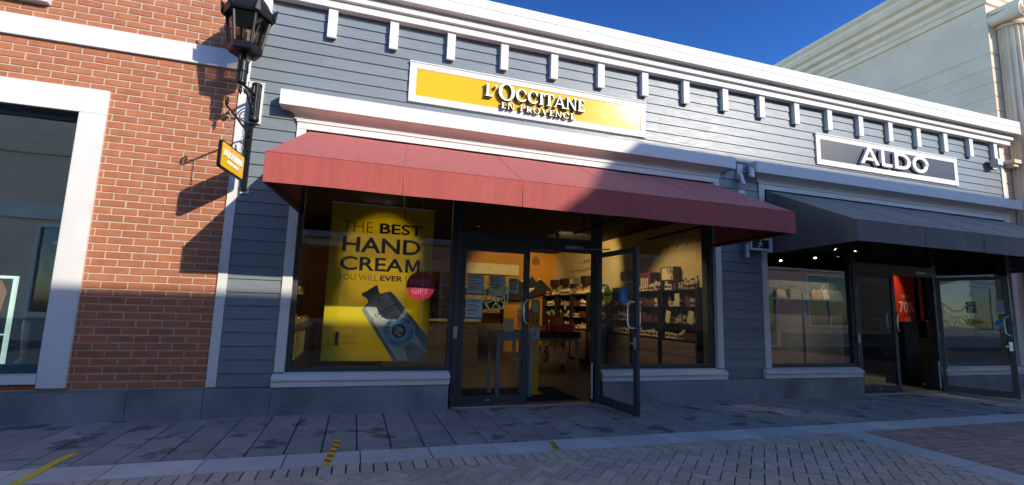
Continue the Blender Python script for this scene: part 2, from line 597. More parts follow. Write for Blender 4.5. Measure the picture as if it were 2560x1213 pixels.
def roman(ch):
    """(polygons, advance width)"""
    s = 0.18
    if ch == 'L':
        return [_bar(0.10, 0.10 + s, 0, 1), _bar(0.03, 0.55, 0, 0.085), [(0.55, 0), (0.60, 0.26), (0.55, 0.26), (0.44, 0.06), (0.40, 0.0)],
                _serif(0.175, 1, 0.15, False)], 0.62
    if ch == "'":
        return [_arc(0.13, 0.92, 0.085, 0.085, 0, 360, 12), [(0.215, 0.92), (0.19, 0.80), (0.09, 0.68), (0.07, 0.70), (0.13, 0.80), (0.14, 0.86)]], 0.27
    if ch == 'O':
        return _ring(0.48, 0.5, (0.46, 0.53), (0.275, 0.455), 0, 360, 32), 0.96
    if ch == 'C':
        return _ring(0.47, 0.5, (0.45, 0.52), (0.255, 0.44), 42, 318, 26) + [
            [(0.80, 0.85), (0.80, 0.62), (0.76, 0.62), (0.66, 0.80)], [(0.79, 0.28), (0.84, 0.24), (0.80, 0.16), (0.66, 0.17)]], 0.86
    if ch == 'I':
        return [_bar(0.11, 0.11 + s, 0, 1), _serif(0.185, 0, 0.16, True), _serif(0.185, 1, 0.16, False)], 0.37
    if ch == 'T':
        return [_bar(0.31, 0.31 + s, 0, 1), _serif(0.385, 0, 0.17, True), _bar(0.02, 0.75, 0.915, 1.0),
                [(0.02, 1), (-0.02, 0.72), (0.03, 0.72), (0.13, 0.94), (0.17, 1)], [(0.75, 1), (0.60, 1), (0.64, 0.94), (0.74, 0.72), (0.79, 0.72)]], 0.77
    if ch == 'A':
        return [[(0.02, 0), (0.11, 0), (0.45, 0.93), (0.40, 1.02)], [(0.38, 1.02), (0.46, 1.02), (0.86, 0), (0.68, 0)], _bar(0.20, 0.62, 0.27, 0.355),
                _serif(0.08, 0, 0.13, True), _serif(0.77, 0, 0.16, True)], 0.91
    if ch == 'N':
        return [_bar(0.09, 0.175, 0, 1), _bar(0.71, 0.795, 0, 1), [(0.06, 1), (0.26, 1), (0.785, 0.02), (0.785, -0.02), (0.70, -0.02)],
                _serif(0.13, 0, 0.13, True), _serif(0.75, 1, 0.13, False), _bar(0.0, 0.16, 0.955, 1.0)], 0.90
    if ch == 'E':
        return [_bar(0.10, 0.10 + s, 0, 1), _bar(0.03, 0.56, 0, 0.085), _bar(0.03, 0.54, 0.915, 1), _bar(0.2, 0.43, 0.465, 0.55),
                [(0.56, 0), (0.61, 0.25), (0.56, 0.25), (0.46, 0.06), (0.42, 0)], [(0.54, 1), (0.40, 1), (0.44, 0.94), (0.53, 0.76), (0.57, 0.76)],
                _bar(0.40, 0.445, 0.39, 0.63)], 0.64
    if ch == 'P':
        return [_bar(0.10, 0.10 + s, 0, 1), _serif(0.175, 0, 0.15, True), _bar(0.02, 0.36, 0.945, 1.0), _bar(0.2, 0.36, 0.44, 0.50)] + \
            _ring(0.34, 0.72, (0.30, 0.28), (0.14, 0.22), -92, 92, 14), 0.66
    if ch == 'R':
        return [_bar(0.10, 0.10 + s, 0, 1), _serif(0.175, 0, 0.15, True), _bar(0.02, 0.36, 0.945, 1.0), _bar(0.2, 0.36, 0.47, 0.53),
                [(0.30, 0.49), (0.46, 0.53), (0.76, 0.05), (0.80, 0), (0.60, 0)]] + _ring(0.34, 0.74, (0.28, 0.26), (0.13, 0.205), -92, 92, 14), 0.76
    if ch == 'V':
        return [[(0.03, 1), (0.21, 1), (0.50, 0.12), (0.45, -0.02), (0.40, -0.02)], [(0.45, -0.02), (0.50, 0.12), (0.80, 1), (0.73, 1), (0.43, 0.1)],
                _serif(0.12, 1, 0.15, False), _serif(0.765, 1, 0.12, False)], 0.86
    return [], 0.35


def roman_into(mb, txt, x0, x1, z0, z1, y, depth, m=0, gap=0.06, big=None, side=None, fn=None, only=None):
    """Raised roman capitals fitted into a box: front faces in material m, sides in material side."""
    x = 0.0
    pieces = []
    for i, ch in enumerate(txt):
        P, w = roman(ch)
        sc_, dz = (1.0, 0.0)
        if big and i in big:
            sc_, dz = big[i]
        for p in P:
            if only is None or only == i:
                pieces.append([(x + a * sc_, dz + b * sc_) for a, b in p])
        x += w * sc_ + gap
    W = x - gap
    for k, p in enumerate(pieces):
        q = [(x0 + (x1 - x0) * a / W, z0 + (z1 - z0) * b) for a, b in p]
        e = 0.0004 * (k % 7)
        n = len(q)
        area = sum(q[i][0] * q[(i + 1) % n][1] - q[(i + 1) % n][0] * q[i][1] for i in range(n))
        if area < 0:
            q = q[::-1]
        v = [(a, y, b) for a, b in q] + [(a, y - depth + e, b) for a, b in q]
        if fn:
            v = [fn(p_) for p_ in v]
        mb.add(v, [tuple(range(n, 2 * n))], m)
        mb.add(v, [tuple(range(n))[::-1]] + [(i, (i + 1) % n, n + (i + 1) % n, n + i) for i in range(n)], m if side is None else side)
    return mb


def disc(mb, cx, cz, r, y0, y1, m=0, n=40, rz=None):
    return mb.prism([(cx + r * math.cos(2 * PI * i / n), cz + (rz or r) * math.sin(2 * PI * i / n)) for i in range(n)], 'xz', y0, y1, m)


def annulus(mb, cx, cz, r0, r1, y0, y1, m=0, n=44):
    def c(r, y):
        return [(cx + r * math.cos(2 * PI * i / n), y, cz + r * math.sin(2 * PI * i / n)) for i in range(n)]
    return mb.loft([c(r0, y0), c(r0, y1), c(r1, y1), c(r1, y0), c(r0, y0)], m, caps=False)


def stepped(mb, prof, x0, x1, y, left=True, right=True, m=0, axis_back=None):
    """A moulding of (projection, height) pairs running along x on a wall at y, returned at its ends."""
    rings = []
    for p, z in prof:
        rings.append([(x0 - (p if left else 0), y - p, z), (x1 + (p if right else 0), y - p, z),
                      (x1 + (p if right else 0), (axis_back if axis_back is not None else y + 0.02), z),
                      (x0 - (p if left else 0), (axis_back if axis_back is not None else y + 0.02), z)])
    return mb.loft(rings, m)

# ------------------------------------------------------------------ ground
mb = MB()
mb.add([(-150, -150, -0.045), (150, -150, -0.045), (150, 150, -0.045), (-150, 150, -0.045)], [(0, 1, 2, 3)])
g = mb.build('ground', 'far_paving', kind='structure')
mb = MB()
mb.add([(-9.5, -11, -0.014), (18, -11, -0.014), (18, 0.3, -0.014), (-9.5, 0.3, -0.014)], [(0, 1, 2, 3)])
mb.build('joint_bed', 'joint_sand', kind='structure')

# flagstones: columns run from the shop fronts to the kerb strip, staggered joints
mb = MB()
cw = 0.2985
k = -21
while -3.571 + k * cw < 15.5:
    x0 = -3.571 + k * cw
    y = 0.02 - random.uniform(0.0, 0.35)
    y1 = 0.3
    while y1 > -1.615:
        ln = random.choice((0.30, 0.45, 0.45, 0.60))
        y0 = max(y1 - ln, -1.615)
        if y1 - y0 > 0.03:
            z = random.uniform(-0.004, 0.003)
            mb.frustum(x0 + 0.003, x0 + cw - 0.003, y0 + 0.003, y1 - 0.003, -0.03, z, 0.005)
        y1 = y0 if y0 > -1.615 else -9
    k += 1
mb.build('pavement', 'flagstone', kind='structure')

# pale granite strip
mb = MB()
k = -11
while -2.94 + k * 0.5945 < 15:
    x0 = -2.94 + k * 0.5945
    mb.frustum(x0 + 0.002, x0 + 0.5925, -1.978, -1.621, -0.03, random.uniform(-0.001, 0.0015), 0.004)
    k += 1
mb.build('kerb_strip', 'granite', kind='structure')

# soldier course then herringbone
mb = MB()
x = -9.0
while x < 4.1:
    mb.frustum(x + 0.003, x + 0.102, -2.205, -1.984, -0.03, random.uniform(-0.002, 0.001), 0.005)
    x += 0.1045
mb.build('road_border', 'tan_paver', kind='structure', cuts=[((4.008, -2.0, 0), (0.9966, -0.0817, 0))])

mb = MB()
w = 0.1045
c45, s45 = math.cos(R(45)), math.sin(R(45))
for a in range(-130, 130):
    for b_ in range(-130, 130):
        t = (a - b_) % 4
        if t == 0:
            u0, u1, v0, v1 = a, a + 2, b_, b_ + 1
        elif t == 2:
            u0, u1, v0, v1 = a, a + 1, b_ - 1, b_ + 1
        else:
            continue
        cu, cv = (u0 + u1) / 2 * w, (v0 + v1) / 2 * w
        px, py = -0.5 + cu * c45 - cv * s45, -5.0 + cu * s45 + cv * c45
        if not (-8.5 < px < 4.8 and -8.2 < py < -2.1):
            continue
        z = random.uniform(-0.002, 0.002)
        g_, i_ = 0.0020, 0.004
        rc = [(u0 * w + g_, v0 * w + g_), (u1 * w - g_, v0 * w + g_), (u1 * w - g_, v1 * w - g_), (u0 * w + g_, v1 * w - g_)]
        ri = [(u0 * w + g_ + i_, v0 * w + g_ + i_), (u1 * w - g_ - i_, v0 * w + g_ + i_), (u1 * w - g_ - i_, v1 * w - g_ - i_), (u0 * w + g_ + i_, v1 * w - g_ - i_)]
        T = lambda p, zz: (-0.5 + p[0] * c45 - p[1] * s45, -5.0 + p[0] * s45 + p[1] * c45, zz)
        mb.add([T(p, -0.03) for p in rc] + [T(p, z) for p in ri], [(4, 5, 6, 7), (0, 1, 5, 4), (1, 2, 6, 5), (2, 3, 7, 6), (3, 0, 4, 7)])
mb.build('road', 'tan_paver', kind='structure', cuts=[((0, -2.209, 0), (0, 1, 0)), ((4.000, -2.1, 0), (0.9966, -0.0817, 0))])

# pale strip that crosses the street and the red paving beyond it
mb = MB()
dx = -0.082
y = -1.984
while y > -9.2:
    L_ = 0.60
    xa, xb = 4.012 + dx * (-1.984 - y), 4.012 + dx * (-1.984 - (y - L_))
    z = random.uniform(-0.001, 0.001)
    mb.add([(xa, y - 0.002, -0.03), (xa + 0.37, y - 0.002, -0.03), (xb + 0.37, y - L_ + 0.002, -0.03), (xb, y - L_ + 0.002, -0.03),
            (xa + 0.004, y - 0.006, z), (xa + 0.366, y - 0.006, z), (xb + 0.366, y - L_ + 0.006, z), (xb + 0.004, y - L_ + 0.006, z)],
           [(4, 5, 6, 7), (0, 1, 5, 4), (1, 2, 6, 5), (2, 3, 7, 6), (3, 0, 4, 7)])
    y -= L_
mb.build('crossing_strip', 'granite', kind='structure')
mb = MB()
row = 0
y = -1.984
while y > -8.5:
    x = 3.4 - (row % 2) * 0.1
    while x < 15:
        mb.frustum(x + 0.0028, x + 0.2065, y - 0.1015, y - 0.003, -0.03, random.uniform(-0.002, 0.001), 0.005)
        x += 0.2095
    y -= 0.1045
    row += 1
mb.build('plaza', 'red_paver', kind='structure', cuts=[((4.386, -2.0, 0), (-0.9966, 0.0817, 0))])

# ------------------------------------------------------------------ brick building
brick = thing('brick_building', 'red brick building with white stone trim and a tall white framed shop window', 'building', (-5.5, 0, 0))
mb = MB()
bh, bl, jt = 0.0806, 0.2415, 0.0115
holes = [(-9.9, -4.06, 0.36, 3.53), (-9.9, -2.8, 4.025, 4.265), (-9.9, -4.715, 4.43, 6.5)]


def brick_clip(x0, x1, z0, z1):
    for a, b_, c, d in holes:
        if x0 >= a - 1e-4 and x1 <= b_ and z0 >= c and z1 <= d:
            return None
        if z1 > c + 0.02 and z0 < d - 0.02 and x0 < b_ < x1 and x0 >= a:
            x0 = b_ + 0.002
    return (x0, x1) if x1 - x0 > 0.02 else None


row = 0
z = 0.312
while z < 6.4:
    x = -9.6 + (bl / 2 if row % 2 else 0) + 0.035
    while x < -2.80:
        r_ = brick_clip(x + jt / 2, min(x + bl - jt / 2, -2.80), z + jt / 2, z + bh - jt / 2)
        if r_ and r_[1] > r_[0] + 0.015:
            j = [random.uniform(-0.0012, 0.0012) for _ in range(3)]
            a, b_ = r_
            i_ = 0.003
            z0, z1 = z + jt / 2 + j[0], z + bh - jt / 2 + j[0]
            yf = -0.0075 + j[1]
            mb.add([(a, 0.01, z0), (b_, 0.01, z0), (b_, 0.01, z1), (a, 0.01, z1),
                    (a + i_, yf, z0 + i_), (b_ - i_, yf, z0 + i_), (b_ - i_, yf, z1 - i_), (a + i_, yf, z1 - i_)],
                   [(4, 5, 6, 7), (0, 1, 5, 4), (1, 2, 6, 5), (2, 3, 7, 6), (3, 0, 4, 7)])
        x += bl
    z += bh
    row += 1
wall_m = mb
# mortar body with the window opening
for q in ((-4.06, -2.80, 0.25, 6.4), (-9.6, -4.06, 3.53, 6.4), (-9.6, -4.06, 0.25, 0.36), (-9.6, -8.4, 0.36, 3.53)):
    wall_m.box(q[0], q[1], 0.0, 0.3, q[2], q[3], 1)
wall_m.build('wall', ['brick_red', 'mortar'], brick)
mb = MB()
x = -9.6
for x1 in (-7.6, -5.55, -3.505, -2.802):
    mb.box(x + 0.002, x1 - 0.002, -0.062, 0.2, -0.1, 0.292)
    mb.add([(x + 0.002, -0.062, 0.293), (x1 - 0.002, -0.062, 0.293), (x1 - 0.002, 0, 0.31), (x + 0.002, 0, 0.31), (x + .002, 0, .29), (x1 - .002, 0, .29)], [(0, 1, 2, 3), (2, 3, 4, 5)])
    x = x1
mb.build('stone_base', 'base_stone', brick, bevel=0.004)
MB().box(-9.6, -2.797, -0.045, 0.05, 4.027, 4.262).build('trim_band', 'white_paint', brick, bevel=0.005)
MB().box(-9.6, -4.712, -0.09, 0.05, 4.432, 4.56).box(-9.6, -4.80, -0.05, 0.05, 4.561, 6.4).build('upper_sill', 'white_paint', brick, bevel=0.005)
wf = MB()
wf.box(-4.292, -4.052, -0.045, 0.0, 0.338, 3.262)
wf.box(-9.0, -4.052, -0.045, 0.0, 3.263, 3.54)
win = empty_part('window', brick)
wf.box(-4.300, -4.294, -0.04, 0.20, 0.47, 3.255)
wf.build('surround', 'white_paint', win, bevel=0.006)
mb = MB()
mb.box(-9.0, -4.297, -0.06, 0.18, 0.38, 0.47)
mb.build('sill', 'white_paint', win, bevel=0.006)
mb = MB()
mb.box(-4.36, -4.302, 0.10, 0.18, 0.47, 3.25)
mb.box(-9.0, -4.36, 0.10, 0.18, 0.47, 0.56)
mb.box(-9.0, -4.36, 0.10, 0.18, 3.19, 3.25)
mb.build('frame', 'teal_frame', win, bevel=0.004)
MB().box(-9.0, -4.36, 0.135, 0.143, 0.56, 3.19).build('pane', 'coated_glass', win)
mb = MB()
mb.box(-9.0, -4.30, 3.2, 3.25, 0.3, 3.6)
mb.box(-4.30, -4.25, 0.3, 3.2, 0.3, 3.6)
mb.box(-9.0, -4.30, 0.3, 3.2, 3.55, 3.6)
mb.box(-9.0, -4.30, 0.185, 3.2, 0.30, 0.44)
mb.build('display_room', 'grey_wall', brick)

# ------------------------------------------------------------------ grey clapboard building
grey = thing('clapboard_building', 'low grey clapboard shop building with white bracketed cornice and two storefronts', 'building', (4.4, 0, 0))
XA, XB = -2.70, 11.45
mb = MB()
E_ = 0.1518
kk = 0
z = 0.309 - 0.0
openings = [(-2.10, 4.16), (5.02, 11.47)]
while z < 5.03:
    zt = min(z + E_, 5.06)
    spans = [(XA, XB)]
    if z < 3.55:
        spans = [(XA, -2.07), (4.12, 5.06), (11.42, XB)]
    for a, b_ in spans:
        cutsx = [a]
        if b_ - a > 3:
            x = a + [1.1, 2.6, 0.4, 3.1][kk % 4] + 0.4
            while x < b_ - 0.3:
                cutsx.append(x)
                x += 3.66
        cutsx.append(b_)
        for x0, x1 in zip(cutsx, cutsx[1:]):
            mb.prism([(0.0, z + 0.004), (-0.021, z + 0.005), (-0.006, zt + 0.003), (0.0, zt + 0.002)], 'yz', x0 + 0.0008, x1 - 0.0008)
    z += E_
    kk += 1
mb.build('siding', 'siding_paint', grey)
mb = MB()
for q in ((-2.79, -2.03, 0.2, 5.5), (4.08, 5.105, 0.2, 5.5), (11.39, 11.55, 0.2, 5.5), (-2.03, 4.08, 3.42, 5.5), (5.105, 11.39, 3.42, 5.5)):
    mb.box(q[0], q[1], 0.001, 0.3, q[2], q[3])
mb.box(-2.03, -0.09, 0.02, 0.3, 0.0, 0.42)
mb.box(2.06, 4.08, 0.02, 0.3, 0.0, 0.42)
mb.box(5.105, 7.06, 0.02, 0.3, 0.0, 0.42)
mb.box(9.13, 11.39, 0.02, 0.3, 0.0, 0.42)
MB().box(-2.79, 11.55, 0.31, 9.0, 5.10, 5.24).build('roof', 'roof_membrane', grey)
mb.build('wall_body', 'dark_wall', grey)
for x0, x1, n_ in ((-2.797, -2.70, 'corner_board'), (11.45, 11.553, 'corner_board')):
    mb = MB().box(x0, x1, -0.032, 0.0, 0.318, 5.02)
    if x1 > 0:
        mb.box(11.525, 11.553, 0.002, 0.3, 0.318, 5.02)
    mb.build(n_, 'white_paint', grey, bevel=0.004)


def base_run(xs):
    m_ = MB()
    for x0, x1 in zip(xs, xs[1:]):
        m_.prism([(-0.062, -0.1), (-0.062, 0.292), (-0.052, 0.303), (0.0, 0.308), (0.02, 0.308), (0.02, -0.1)], 'yz', x0 + 0.0015, x1 - 0.0015)
    return m_


base_run([-2.80, -2.13, -1.08, -0.095]).build('stone_base', 'base_stone', grey)
base_run([2.075, 3.1, 4.13, 5.15, 6.2, 7.055]).build('stone_base', 'base_stone', grey)
base_run([9.14, 10.2, 11.25, 11.55]).build('stone_base', 'base_stone', grey)

prof = [(0.0, 5.025), (0.12, 5.025), (0.12, 5.105), (0.103, 5.11), (0.103, 5.128), (0.16, 5.132), (0.16, 5.20), (0.146, 5.207), (0.146, 5.236),
        (0.25, 5.24), (0.25, 5.372), (0.242, 5.375), (0.242, 5.383), (0.25, 5.386), (0.25, 5.515), (0.02, 5.545)]
cm = MB()
stepped(cm, prof, -2.795, 11.553, 0.0, left=False, right=True, axis_back=0.4)
cm.build('cornice', 'white_paint', grey, bevel=0.003)
for i in range(-1, 18):
    x0 = -1.875 + 0.7673 * i
    b = MB().prism([(0.0, 4.662), (-0.08, 4.628), (-0.09, 4.640), (-0.09, 5.024), (0.0, 5.024)], 'yz', x0, x0 + 0.112)
    b.build('bracket', 'white_paint', grey, bevel=0.004)


def hood(x0, x1):
    p = [(0.004, 3.515), (0.045, 3.517), (0.045, 3.528), (0.03, 3.532)]
    for t in range(0, 7):
        a = R(90 * t / 6)
        p.append((0.035 + 0.14 * (1 - math.cos(a)), 3.54 + 0.075 * math.sin(a)))
    p += [(0.2, 3.621), (0.2, 3.805), (0.19, 3.812), (0.0, 3.83)]
    m_ = MB()
    stepped(m_, p, x0, x1, 0.0)
    return m_


hood(-2.12, 4.18).build('hood_moulding', 'white_paint', grey, bevel=0.003)
hood(5.0, 11.49).build('hood_moulding', 'white_paint', grey, bevel=0.003)


def surround(x0, x1, w):
    m_ = MB()
    m_.box(x0, x0 + w, -0.036, -0.001, 0.475, 3.398)
    m_.box(x1 - w, x1, -0.036, -0.001, 0.475, 3.398)
    m_.box(x0, x1, -0.036, -0.001, 3.40, 3.512)
    m_.box(x0 - 0.012, x1 + 0.012, -0.05, -0.002, 3.485, 3.5135)
    m_.box(x0 + w - 0.004, x0 + w + 0.002, -0.034, 0.045, 0.475, 3.40)
    m_.box(x1 - w - 0.002, x1 - w + 0.004, -0.034, 0.045, 0.475, 3.40)
    return m_


surround(-2.125, 4.185, 0.105).build('storefront_surround', 'white_paint', grey, bevel=0.004)
surround(4.997, 11.495, 0.112).build('storefront_surround', 'white_paint', grey, bevel=0.004)


def sill_part(x0, x1):
    m_ = MB()
    m_.prism([(0.045, 0.31), (-0.07, 0.31), (-0.07, 0.378), (-0.092, 0.381), (-0.092, 0.408), (-0.03, 0.452), (0.045, 0.474)], 'yz', x0, x1)
    m_.build('sill', 'white_paint', grey, bevel=0.004)


sill_part(-2.14, -0.085)
sill_part(2.065, 4.215)
sill_part(4.95, 7.052)
sill_part(9.13, 11.53)

# --- storefront glazing and doors


def glazing(x0, x1, z0, z1, name, fl=0.055, fr=0.055, fb=0.06, ft=0.05, gl='shop_glass'):
    p = empty_part(name, grey)
    m_ = MB()
    m_.box(x0, x0 + fl, 0.03, 0.13, z0, z1)
    m_.box(x1 - fr, x1, 0.03, 0.13, z0, z1)
    m_.box(x0 + fl, x1 - fr, 0.03, 0.13, z0, z0 + fb)
    m_.box(x0 + fl, x1 - fr, 0.03, 0.13, z1 - ft, z1)
    m_.build('frame', 'bronze_frame', p, bevel=0.003)
    MB().box(x0 + fl - 0.01, x1 - fr + 0.01, 0.074, 0.082, z0 + fb - 0.01, z1 - ft + 0.01).build('pane', gl, p)
    return p


def door_leaf(name_w, parent, tall=2.085, lock=True):
    """A glazed leaf in local coordinates: hinge edge at x=0, free edge at x=name_w (may be negative)."""
    sgn = 1 if name_w > 0 else -1
    W_ = abs(name_w)
    d = empty_part('door', parent)
    d.location = -world_loc(parent)
    xx = lambda a, b_: (min(sgn * a, sgn * b_), max(sgn * a, sgn * b_))
    m_ = MB()
    m_.box(*xx(0.003, 0.068), -0.022, 0.022, 0.008, tall)
    m_.box(*xx(W_ - 0.085, W_ - 0.003), -0.022, 0.022, 0.008, tall)
    m_.box(*xx(0.068, W_ - 0.085), -0.022, 0.022, 0.008, 0.115)
    m_.box(*xx(0.068, W_ - 0.085), -0.022, 0.022, tall - 0.065, tall)
    m_.build('leaf_frame', 'bronze_frame', d, bevel=0.003)
    MB().box(*xx(0.060, W_ - 0.078), -0.004, 0.004, 0.105, tall - 0.055).build('pane', 'door_glass', d)
    for s in (-1, 1):
        hx, hy = sgn * (W_ - 0.045), s * 0.022
        q = [(hx, hy, 1.06), (hx, hy + s * 0.05, 1.06), (hx - sgn * 0.01, hy + s * 0.062, 1.065), (hx - sgn * 0.045, hy + s * 0.066, 1.10),
             (hx - sgn * 0.05, hy + s * 0.066, 1.15), (hx - sgn * 0.05, hy + s * 0.066, 1.30), (hx - sgn * 0.045, hy + s * 0.066, 1.345),
             (hx - sgn * 0.01, hy + s * 0.062, 1.38), (hx, hy + s * 0.05, 1.385), (hx, hy, 1.385)]
        MB().tube(q, 0.0125, 10).build('handle', 'steel', d, smooth=True)
    for zc in (0.2, 1.02, 1.88):
        MB().lathe([(0.0, -0.06), (0.013, -0.06), (0.013, 0.06), (0.0, 0.06)], (sgn * -0.012, -0.03, zc), 10).build('hinge', 'galvanised', d, smooth=True)
    if not lock:
        MB().box(*xx(0.40, 0.46), -0.024, -0.0215, 0.055, 0.075).build('maker_plate', 'galvanised', d)
        return d
    m_ = MB()
    m_.box(*xx(W_ - 0.075, W_ - 0.025), -0.031, 0.031, 0.80, 0.95)
    m_.box(*xx(W_ - 0.11, W_ - 0.06), -0.055, -0.031, 0.86, 0.885)
    m_.box(*xx(W_ - 0.11, W_ - 0.06), 0.031, 0.055, 0.86, 0.885)
    m_.build('lock', 'steel', d, bevel=0.003)
    return d


def storefront(x0, da, db, x1, gl='shop_glass', swing=94.0):
    """dark aluminium storefront: window | door bay da..db | window"""
    glazing(x0, da + 0.03, 0.465, 3.40, 'shop_window', fr=0.06, gl=gl)
    glazing(db - 0.02, x1, 0.465, 3.40, 'shop_window', fl=0.06, gl=gl)
    m_ = MB()
    m_.box(da + 0.031, da + 0.105, 0.015, 0.135, 0.0, 3.40)
    m_.box(db - 0.095, db - 0.021, 0.015, 0.135, 0.0, 3.40)
    m_.box(da + 0.105, db - 0.095, 0.015, 0.135, 2.115, 2.30)
    m_.box(da + 0.105, db - 0.095, 0.015, 0.135, 3.34, 3.40)
    m_.build('door_frame', 'bronze_frame', grey, bevel=0.003)
    MB().box(da + 0.10, db - 0.09, 0.074, 0.082, 2.29, 3.35).build('transom_pane', gl, grey)
    MB().box(da + 0.05, db - 0.05, -0.03, 0.14, -0.02, 0.022).build('threshold', 'galvanised', grey, bevel=0.004)
    W_ = (db - da - 0.205) / 2 - 0.004
    zl = 0.024
    d = door_leaf(W_, grey, lock=False)
    MB().box(da + 0.03, da + 0.085, -0.012, 0.0145, 0.88, 1.03).build('strike_box', 'galvanised', grey, bevel=0.003)
    MB().box(db - 0.135, db - 0.115, 0.0, 0.02, 0.07, 0.56).build('door_stop', 'white_paint', grey, bevel=0.003)
    d.location = Vector((da + 0.109, 0.062, zl)) - world_loc(grey)
    d2 = door_leaf(-W_, grey)
    d2.location = Vector((db - 0.068, -0.008, zl)) - world_loc(grey)
    d2.rotation_euler = (0, 0, R(swing))
    m_ = MB()
    hx = db - 0.10
    m_.box(hx - 0.46, hx - 0.18, -0.005, 0.014, 2.15, 2.20)
    m_.tube([(hx - 0.30, -0.012, 2.16), (hx - 0.16, -0.25, 2.135), (hx - 0.012, -0.46, 2.125)], 0.009, 8)
    m_.build('door_closer', 'galvanised', grey)
    return d, d2, W_


DA, DB = -0.09, 2.07
d1, d2, LW = storefront(-2.02, DA, DB, 4.075)
storefront(5.115, 7.03, 9.20, 11.38, 'coated_glass', 111)

# --- the rooms behind the glass
def room(x0, x1, y1, zc, wall_l, wall_b, wall_r):
    MB().box(x0, x1, 0.14, y1, -0.04, 0.02).build('shop_floor', 'shop_floor', grey)
    MB().box(x0 - 0.1, x1 + 0.1, 0.31, y1 + 0.1, zc, zc + 0.1).box(x0, x1, 0.14, 0.6, 3.41, 3.5).box(x0, x1, 0.6, 0.64, zc, 3.5).build('ceiling', 'dark_ceiling', grey)
    MB().box(x0 - 0.1, x0, 0.31, y1, -0.04, zc).build('interior_wall', wall_l, grey)
    MB().box(x0 - 0.1, x1 + 0.1, y1, y1 + 0.1, -0.04, zc).build('interior_wall', wall_b, grey)
    MB().box(x1, x1 + 0.1, 0.31, y1, -0.04, zc).build('interior_wall', wall_r, grey)


room(-2.6, 4.60, 7.80, 3.05, 'cream_wall', 'orange_wall', 'cream_wall')
room(4.85, 11.60, 7.0, 3.05, 'grey_wall', 'dark_wall', 'grey_wall')

# ------------------------------------------------------------------ cream classical building
cream = thing('cream_building', 'tall cream stucco building with deep moulded cornice and a fluted column', 'building', (16, 3, 0))
mb = MB()
CX = 11.60
mb.box(CX + 0.012, 24, 0.012, 12, 0, 9.3)
z = 0.0
while z < 7.19:
    zt = min(z + 0.325, 7.19)
    mb.box(CX, 24, 0.0, 12.01, z + 0.009, zt - 0.009)
    z += 0.325
mb.box(CX, 24, 0.0, 12.01, 7.199, 9.25)
mb.build('wall', 'stucco', cream, bevel=0.004)
prof = [(0.0, 8.33), (0.05, 8.34), (0.05, 8.47), (0.085, 8.50), (0.085, 8.60), (0.19, 8.68), (0.19, 8.80), (0.30, 8.86), (0.30, 9.0), (0.38, 9.05), (0.43, 9.15),
        (0.43, 9.24), (0.50, 9.32), (0.50, 9.40), (0.1, 9.46)]
cm = MB()
stepped(cm, prof, CX, 24, 0.0, True, False, axis_back=12.0)
cm.build('cornice', 'stucco_trim', cream, bevel=0.006)
col = empty_part('column', cream)
cxc, cyc, rr = 12.14, -0.12, 0.33
ring = []
NF = 22
prof2 = []
for k in range(NF):
    for t in range(6):
        a = 2 * PI * (k + t / 6) / NF
        dd = 0.0 if t in (0, 5) else 0.028 * math.sin(PI * (t) / 5)
        prof2.append((a, dd))
mb = MB()
mb.loft([[(cxc + (r0 - dd) * math.cos(a), cyc + (r0 - dd) * math.sin(a), z) for a, dd in prof2] for z, r0 in ((0.55, rr), (3.0, rr * 0.99), (5.5, rr * 0.95), (7.75, rr * 0.89))])
mb.build('shaft', 'stucco_trim', col)
mb = MB()
mb.lathe([(0.0, 7.72), (0.33, 7.74), (0.34, 7.80), (0.32, 7.84), (0.40, 7.95), (0.42, 8.02), (0.0, 8.05)], (cxc, cyc, 0), 40)
mb.box(cxc - 0.47, cxc + 0.47, cyc - 0.42, 0.1, 8.06, 8.16)
for s in (-1, 1):
    c0 = (cxc + s * 0.40, 7.93)
    for y0_, y1_ in ((cyc - 0.44, cyc + 0.40),):
        mb.lathe([(0.0, y0_), (0.17, y0_ + 0.005), (0.175, y0_ + 0.03), (0.12, (y0_ + y1_) / 2), (0.175, y1_ - 0.03), (0.17, y1_), (0.0, y1_)], (c0[0], 0, c0[1]), 24, axis='y')
    sp = []
    for t in range(60):
        a = t / 59 * 2 * PI * 2.2
        r_ = 0.165 * (1 - t / 66)
        sp.append((c0[0] + r_ * math.cos(PI / 2 + s * -a * -1), cyc - 0.452, c0[1] + r_ * math.sin(PI / 2 + s * -a * -1)))
    mb.tube(sp, 0.012, 6)
mb.build('capital', 'stucco_trim', col, smooth=True)
mb = MB().lathe([(0.0, 0.02), (0.45, 0.02), (0.45, 0.2), (0.40, 0.24), (0.42, 0.32), (0.38, 0.38), (0.36, 0.45), (0.37, 0.52), (0.33, 0.56), (0, 0.56)], (cxc, cyc, 0), 40)
mb.build('column_base', 'stucco_trim', col, smooth=True)
mb = MB()
mb.box(11.62, 11.83, -0.16, 0.0, 4.56, 4.62)
mb.box(11.58, 11.85, -0.20, 0.0, 4.621, 4.70)
mb.build('string_course', 'stucco_trim', cream, bevel=0.004)

